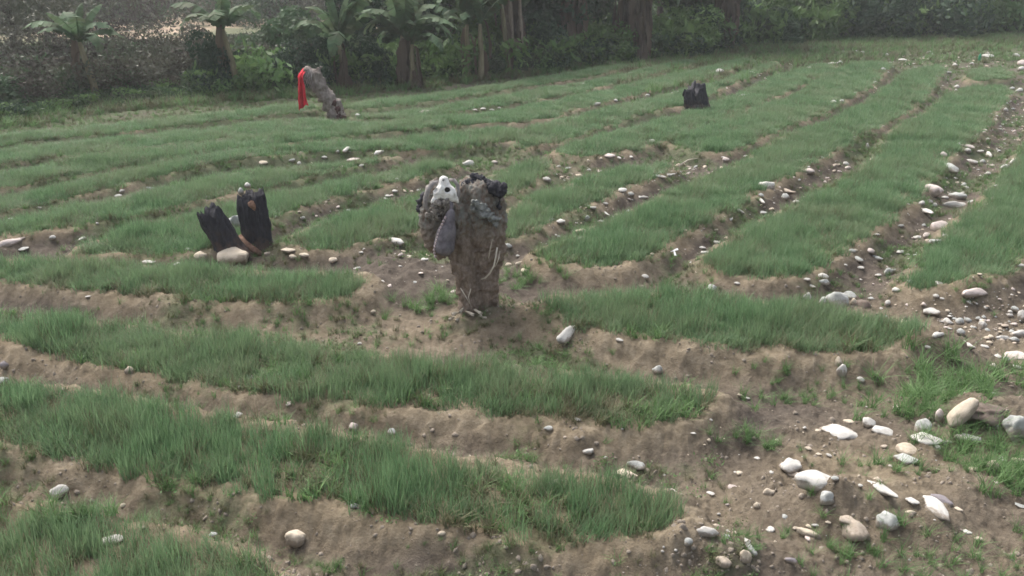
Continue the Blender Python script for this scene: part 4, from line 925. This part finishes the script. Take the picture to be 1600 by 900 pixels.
def limbs_mesh(h, r, seed, mat, lean=(0, 0)):
    """tapered trunk with limbs"""
    rs = random.Random(seed); V = []; Fc = []
    def add(P_, rad, N=7):
        b0 = len(V)
        for i, q_ in enumerate(P_):
            d = (P_[min(i + 1, len(P_) - 1)] - P_[max(i - 1, 0)]).normalized(); a = d.orthogonal().normalized(); c_ = d.cross(a)
            for k in range(N): t_ = 6.283 * k / N; V.append(q_ + (a * math.cos(t_) + c_ * math.sin(t_)) * rad[i] * rs.uniform(.88, 1.12))
        for i in range(len(P_) - 1):
            for k in range(N): Fc.append((b0 + i * N + k, b0 + i * N + (k + 1) % N, b0 + (i + 1) * N + (k + 1) % N, b0 + (i + 1) * N + k))
    tr = [Vector((lean[0] * t_ + rs.uniform(-.04, .04), lean[1] * t_ + rs.uniform(-.04, .04), h * t_ - (.1 if t_ == 0 else 0))) for t_ in np.linspace(0, 1, 8)]
    add(tr, [r * (1.35 if i == 0 else 1 - .55 * i / 7) for i in range(8)], 10)
    for k in range(7):
        t_ = rs.uniform(.45, .98); b0 = tr[0].lerp(tr[-1], t_); a = rs.uniform(0, 6.28); ln = h * rs.uniform(.25, .5); up = rs.uniform(.4, .9)
        d = Vector((math.cos(a), math.sin(a), up)).normalized()
        add([b0, b0 + d * ln * .5 + Vector((0, 0, .1)), b0 + d * ln + Vector((0, 0, .35))], [r * .4, r * .26, r * .08], 6)
    return V, Fc
def gbase(x, y):
    q_ = on_plane(x, y, 0.); q_[2] = float(height(q_[0], q_[1])); return q_
def tree(x, y, h, r, cr, mat_t, key, kw, lab, seed, grp='trees along the far edge of the field', lean=(0, 0), csc=1.):
    b_ = gbase(x, y); t = empty('broadleaf_tree', b_); tag(t, lab, 'tree', grp)
    V, Fc = limbs_mesh(h, r, seed, mat_t, lean); mesh_obj('trunk', V, Fc, mat_t, t, True)
    o = obj_of('crown', crown(key, **kw), t); o.location = (lean[0], lean[1], h + cr * .12); o.scale = (cr * csc,) * 3; o.rotation_euler.z = seed
    return t
def leaf_blade(L, W, droop, seed, arch=1.):
    """banana leaf: arched midrib, torn wings folded down a little"""
    rs = random.Random(seed); n = 16; V = []; Fc = []
    mid = []; a = R(66); pos = Vector((0, 0, 0))
    for i in range(n + 1):
        mid.append(pos.copy()); a -= R(droop) / n * (.4 + 1.3 * i / n); pos = pos + Vector((math.cos(a), 0, math.sin(a))) * L / n
    for sd_ in (-1, 1):
        for i in range(2, n):
            tear = rs.random() < .5; t0, t1 = i / n, (i + 1) / n
            w0 = W * math.sin(min(1, (t0 - .08) * 1.09) * math.pi) ** .55 * rs.uniform(.9, 1.05); w1 = W * max(.02, math.sin(min(1, (t1 - .08) * 1.09) * math.pi)) ** .55 * (rs.uniform(.75, .95) if tear else 1)
            dz = .35 + rs.uniform(-.12, .25) * (1.5 if tear else 1); sh = .12 * L / n * 4
            k = len(V)
            V += [mid[i], mid[i + 1] * .985 + mid[i] * .015 if tear else mid[i + 1], mid[i + 1] + Vector((sh, sd_ * w1, -w1 * dz)), mid[i] + Vector((sh, sd_ * w0, -w0 * dz))]
            Fc.append((k, k + 1, k + 2, k + 3) if sd_ > 0 else (k + 3, k + 2, k + 1, k))
    for i in range(n):      # thick midrib
        k = len(V); r0_ = .022 * (1 - i / n) + .004; r1_ = .022 * (1 - (i + 1) / n) + .004
        V += [mid[i] + Vector((0, -r0_, 0)), mid[i] + Vector((0, r0_, 0)), mid[i + 1] + Vector((0, r1_, 0)), mid[i + 1] + Vector((0, -r1_, 0))]; Fc.append((k, k + 1, k + 2, k + 3))
    me = bpy.data.meshes.new('leaf'); me.from_pydata([tuple(v) for v in V], [], Fc); return me
LEAVES = {}
def banana(x, y, stem_h, lean, nleaf, L, lab, seed, mat=MBAN, dead=3, stems=1, matt=MBANT, W=.21):
    rs = random.Random(seed); b_ = gbase(x, y); t = empty('banana_plant', b_); tag(t, lab, 'banana plant', 'banana plants along the field edge')
    for s in range(stems):
        ox, oy = (rs.uniform(-.45, .45), rs.uniform(-.3, .5)) if s else (0, 0); hh = stem_h * (rs.uniform(.75, 1.1) if s else 1)
        P_ = [Vector((ox + lean * k / 5 + .03 * math.sin(k), oy, hh * k / 5 - .05 * (k == 0))) for k in range(6)]
        tube('stem', P_, [.13, .10, .09, .08, .07, .05], matt, t, 10)
        for k in range(nleaf + 3 if s == 0 else max(5, nleaf - 3)):
            key = (k % 4, mat.name, round(L, 1))
            if key not in LEAVES:
                me = leaf_blade(L, W, [60, 105, 150, 85][k % 4], 40 + k, 1); me.materials.append(mat); LEAVES[key] = me
            o = obj_of('leaf', LEAVES[key], t); o.location = P_[-1] - Vector((0, 0, .05)); az = k * 2.399 + rs.uniform(-.3, .3) + seed
            o.rotation_euler = (rs.uniform(-.3, .3), rs.uniform(-.35, .3) - (.45 if k % 4 == 0 else 0), az); o.scale = (rs.uniform(.85, 1.35),) * 3
        for k in range(dead):
            key = ('dead', k % 4)
            if key not in LEAVES:
                rd = random.Random(70 + k); nn = 9; V = []; Fc = []; x_, z_ = .0, 0.
                for i in range(nn):
                    tt = i / (nn - 1); x_ += .09 * max(0, 1 - tt * 2.2) + rd.uniform(-.012, .012); z_ = .10 * math.sin(min(1, tt * 3) * math.pi) - 1.25 * tt; ww = .13 * math.sin(.25 + tt * 2.6) * rd.uniform(.6, 1.2)
                    V += [(x_ + .03 * rd.random(), -ww, z_ - .03 * rd.random()), (x_ - .03, 0, z_), (x_ + .03 * rd.random(), ww, z_)]
                for i in range(nn - 1):
                    for c_ in (0, 1): Fc.append((3 * i + c_, 3 * i + c_ + 1, 3 * i + c_ + 4, 3 * i + c_ + 3))
                me = bpy.data.meshes.new('dead_leaf'); me.from_pydata(V, [], Fc); me.materials.append(MDEAD); LEAVES[key] = me
            o = obj_of('dead_leaf', LEAVES[key], t); o.location = P_[-1 - k % 4] + Vector((0, 0, rs.uniform(-.1, .2))); o.rotation_euler = (rs.uniform(-.12, .12), rs.uniform(-.1, .1), rs.uniform(0, 6.28)); o.scale = (rs.uniform(.8, 1.2), rs.uniform(.8, 1.4), rs.uniform(.7, 1.3))
    return t
banana(152, 160, 1.55, -.18, 8, 1.25, 'pale banana plant at the far left with a leaning thin stem', 1)
banana(373, 147, 1.75, -.22, 8, 1.35, 'banana plant with bright leaves and an orange brown leaning stem', 2)
banana(541, 141, 1.35, -.1, 11, 1.7, 'wide banana plant with drooping blue green leaves behind the red cloth', 3, dead=5)
banana(628, 137, 1.5, .1, 10, 1.5, 'banana clump with yellowish stems right of the red cloth', 4, dead=5, stems=3)
banana(730, 125, 1.7, .05, 9, 1.6, 'banana plant with a tall upright pale green leaf', 5, dead=3, stems=2)
banana(795, 118, 2.6, -.25, 9, 1.7, 'slender leaning banana plant left of the pale trunk pair', 6, dead=4)
banana(985, 98, 2.9, .0, 10, 1.8, 'broad banana clump wrapped in brown dead leaves', 7, dead=16, stems=5, matt=MDEAD)
banana(1142, 80, 3.2, .0, 10, 1.9, 'banana clump in brown dead leaves farther right', 8, dead=14, stems=4, matt=MDEAD)
banana(812, 112, 2.8, .0, 9, 1.7, 'banana pair with pale pinkish stems', 9, dead=9, stems=3, matt=MPALE)
banana(888, 104, 2.4, .0, 8, 1.7, 'banana plant with a short pale bare stub beside it', 10, dead=9, stems=3, matt=MPALE)
banana(1503, 52, 3.6, .0, 8, 2.0, 'yellow green stemmed banana pair at upper right', 11, dead=2, stems=2, matt=simple('yellow_stem', (.20, .22, .07), (.34, .36, .14), 4), mat=MBANY)
KW = dict(n=6000, rx=1., ry=1., rz=.8, leaf=.075, mat=MBUSHD, lumps=11, seed=3); KW2 = dict(KW, mat=MBUSH, seed=5); KW3 = dict(KW, mat=MBUSHL, seed=8); KD = dict(KW, mat=MDRY, seed=11, n=6000, leaf=.04, holes=.3); KT = dict(KW, mat=MTWIG, seed=13, n=5000, leaf=.035, holes=.35)
for (x, y, h, r, cr, mt, key, kw, lab) in [
    (1462, 48, 4.5, .22, 3.0, MPALE, 'a', KW, 'tree with a straight grey trunk at upper right'), (1578, 46, 4.2, .25, 3.2, MBARK, 'a', KW, 'dark double trunked tree near the top right corner'),
    (1592, 44, 4.4, .2, 2.6, MBARK, 'b', KW2, 'dark trunk cut by the top right corner'), (1090, 62, 4.2, .2, 3.4, MBARK, 'a', KW, 'dark crowned tree behind the banana clumps'),
    (930, 80, 4.2, .18, 3.0, MBARK, 'a', KW, 'bluish dark tree between the two brown banana clumps'), (850, 88, 3.7, .18, 2.8, MBARK, 'b', KW2, 'tree standing behind the pale stemmed bananas'),
    (760, 98, 3.5, .16, 2.5, MBARK, 'a', KW, 'thin dark tree behind the slender leaning banana'), (670, 105, 3.0, .14, 2.0, MBARK, 'b', KW2, 'small green tree above the yellowish banana clump'),
    (1340, 40, 4.2, .2, 3.3, MBARK, 'a', KW, 'dense dark tree over the bushes at upper right'), (1210, 50, 3.2, .2, 3.0, MBARK, 'c', KW3, 'light green leafy tree at the bend of the field edge'),
    (640, 112, 1.6, .10, 1.5, MBARK, 'b', KW2, 'low spreading green tree behind the yellowish bananas'), (700, 106, 1.9, .12, 1.7, MBARK, 'c', KW3, 'pale green drooping tree behind the upright leaf banana'), (830, 92, 2.1, .12, 1.9, MBARK, 'a', KW, 'low dark crown drooping over the pale banana stems'),
    (905, 84, 2.3, .14, 2.0, MBARK, 'b', KW2, 'low green crown drooping left of the broad brown clump'), (1090, 66, 2.3, .14, 2.3, MBARK, 'b', KW2, 'low green crown between the two brown clumps'), (450, 120, 1.2, .10, 1.4, MBARK, 'b', KW2, 'small green tree behind the red cloth'), (565, 116, 1.5, .10, 1.5, MBARK, 'a', KW, 'small dark tree between the blue green and yellowish bananas'),
    (1030, 74, 3.6, .18, 2.6, MBARK, 'c', KW3, 'yellow green tree between the brown banana clumps'), (80, 92, 2.3, .12, 2.0, MTWIG, 'd', KD, 'brownish thin leaved tree behind the far left banana'), (30, 110, 2.2, .12, 2.6, MTWIG, 'd', KD, 'brown tree in the top left corner')]:
    tree(x, y, h, r, cr, mt, key, kw, lab, int(x) % 31)
def bush(x, y, w_, h_, key, kw, lab, grp='bushes along the field edge'):
    b_ = gbase(x, y); t = empty('bush', b_); tag(t, lab, 'bush', grp)
    o = obj_of('foliage', crown(key, **kw), t); o.location = (0, 0, h_ * .42); o.scale = (w_ / 1.7, w_ / 1.7, h_ / 1.25); o.rotation_euler.z = x
    V, Fc = limbs_mesh(h_ * .6, .04, int(x), MTWIG); mesh_obj('stem', V, Fc, MTWIG, t)
for (x, y, w_, h_, key, kw, lab) in [
    (500, 138, 1.6, 1.2, 'a', KW, 'dark bush just right of the red cloth'), (465, 140, 1.5, 1.1, 'a', KW, 'dark bush just left of the red cloth'), (580, 134, 1.5, 1.2, 'a', KW, 'dark bush between two banana plants'),
    (690, 118, 2.0, 1.5, 'b', KW2, 'green bush left of the upright leaf banana'), (755, 118, 1.8, 1.3, 'b', KW2, 'rounded green bush by the slender banana'), (850, 106, 2.2, 1.5, 'a', KW, 'dark bush between the pale banana stems'),
    (925, 98, 2.0, 1.2, 'c', KW3, 'yellowish green bush left of the broad brown clump'), (1050, 84, 2.8, 1.6, 'c', KW3, 'yellowish green bush right of the broad brown clump'), (1085, 84, 2.4, 1.5, 'a', KW, 'dark bush left of the second brown clump'),
    (1190, 68, 3.0, 1.8, 'b', KW2, 'green bush right of the second brown clump'), (1245, 60, 3.6, 2.8, 'c', KW3, 'tall pale green bush'), (1300, 58, 3.6, 2.8, 'a', KW, 'dark bush with glossy leaves beside the pale green one'),
    (1400, 54, 4.4, 3.2, 'a', KW, 'largest dark bush at upper right'), (1350, 60, 2.6, 1.2, 'b', KW2, 'low green bush in front of the dark bushes'), (1545, 42, 3.5, 1.7, 'b', KW2, 'green bush between the yellow stems and the dark trunks'),
    (410, 142, 1.2, .9, 'b', KW2, 'small green bush right of the leaning orange stem'), (335, 146, 1.5, 1.4, 'a', KW, 'dark bush left of the leaning orange stem'), (90, 158, 1.5, 1.0, 'b', KW2, 'green bush left of the far left banana stem'),
    (20, 170, 1.6, 1.0, 'b', KW2, 'green bush at the left edge of the field'), (200, 140, 2.0, 1.7, 'd', KD, 'brown twiggy bush right of the far left banana'), (260, 130, 2.2, 1.8, 't', KT, 'purple brown twiggy bush in the scrub'),
    (310, 118, 2.4, 1.9, 'd', KD, 'greyish twiggy bush behind the leaning orange stem'), (110, 125, 2.2, 1.6, 't', KT, 'dark twiggy bush behind the far left banana leaves'), (30, 128, 2.4, 1.9, 'd', KD, 'brown bush at the left edge'),
    (430, 112, 2.2, 1.5, 'd', KD, 'greyish scrub bush left of the red cloth'), (180, 96, 3., 1.3, 't', KT, 'far brown bush behind the scrub, left'), (250, 104, 3.2, 1.2, 'd', KD, 'far grey bush behind the scrub, right')]:
    bush(x, y, w_, h_, key, kw, lab)
# undergrowth strips
def strip(n, b0, b1, x0, x1):
    X = rng.uniform(x0, x1, n); ed = np.interp(X, *(lambda o_: (EDGE[o_, 0], EDGE[o_, 1]))(np.argsort(EDGE[:, 0])))
    q_ = on_plane(X, ed, 0); k = (q_[:, 1] + rng.uniform(b0, b1, n)) / q_[:, 1]; return q_[:, 0] * k, q_[:, 1] * k
X, Y = strip(1500, .1, 5.5, 300, 1750); o = scatter('undergrowth', np.stack([X, Y, height(X, Y) - .05], -1), C_UNDER, rng.uniform(.5, 1.25, len(X)) * np.clip(Y / 25, .8, 1.6)); tag(o, 'dark green undergrowth along the far edge of the field', 'undergrowth', kind='stuff')
X, Y = strip(420, -.3, 4.5, 330, 1750); o = scatter('leafy_undergrowth', np.stack([X, Y, height(X, Y)], -1), C_LIGHT, rng.uniform(.5, 1.5, len(X)) * np.clip(Y / 25, .8, 1.6)); tag(o, 'lighter green leafy plants among the dark undergrowth', 'undergrowth', kind='stuff')
X, Y = strip(500, -.2, 1.6, -250, 330); o = scatter('undergrowth', np.stack([X, Y, height(X, Y) - .05], -1), C_UNDER, rng.uniform(.3, .7, len(X))); tag(o, 'low green growth under the far left banana plant', 'undergrowth', kind='stuff')
X, Y = strip(900, 1.0, 9, -300, 500); o = scatter('dry_scrub', np.stack([X, Y, height(X, Y) - .05], -1), C_UDRY, rng.uniform(.3, 1.35, len(X))); tag(o, 'brown and grey dry scrub behind the banana plants at left', 'scrub', kind='stuff')
X, Y = strip(1100, 27, 75, -300, 1000); o = scatter('distant_scrub', np.stack([X, Y, height(X, Y) - .1], -1), C_UDRY, rng.uniform(1.6, 3.2, len(X))); tag(o, 'hazy scrub beyond the pale dry clearing', 'scrub', kind='stuff')
X, Y = strip(500, 6, 45, 620, 1900); o = scatter('woodland_floor', np.stack([X, Y, height(X, Y) - .1], -1), C_UNDER, rng.uniform(1.2, 2.6, len(X))); tag(o, 'shady leafy growth deep behind the trees', 'undergrowth', kind='stuff')

# ------------------------------------------------------------------ haze
bm = bmesh.new(); bmesh.ops.create_cube(bm, size=1); me = bpy.data.meshes.new('haze'); bm.to_mesh(me); bm.free()
hz = obj_of('haze', me); hz.scale = (260, 170, 16.5); hz.location = (0, 60, 5.75)
b = NB('haze_air'); v = b.n('ShaderNodeVolumePrincipled'); v.inputs['Density'].default_value = .0010; v.inputs['Color'].default_value = (.86, .89, .92, 1); v.inputs['Anisotropy'].default_value = .2
b.l(v.outputs[0], b.out.inputs['Volume']); me.materials.append(b.m); tag(hz, 'thin pale evening haze over the field', 'haze', kind='stuff')
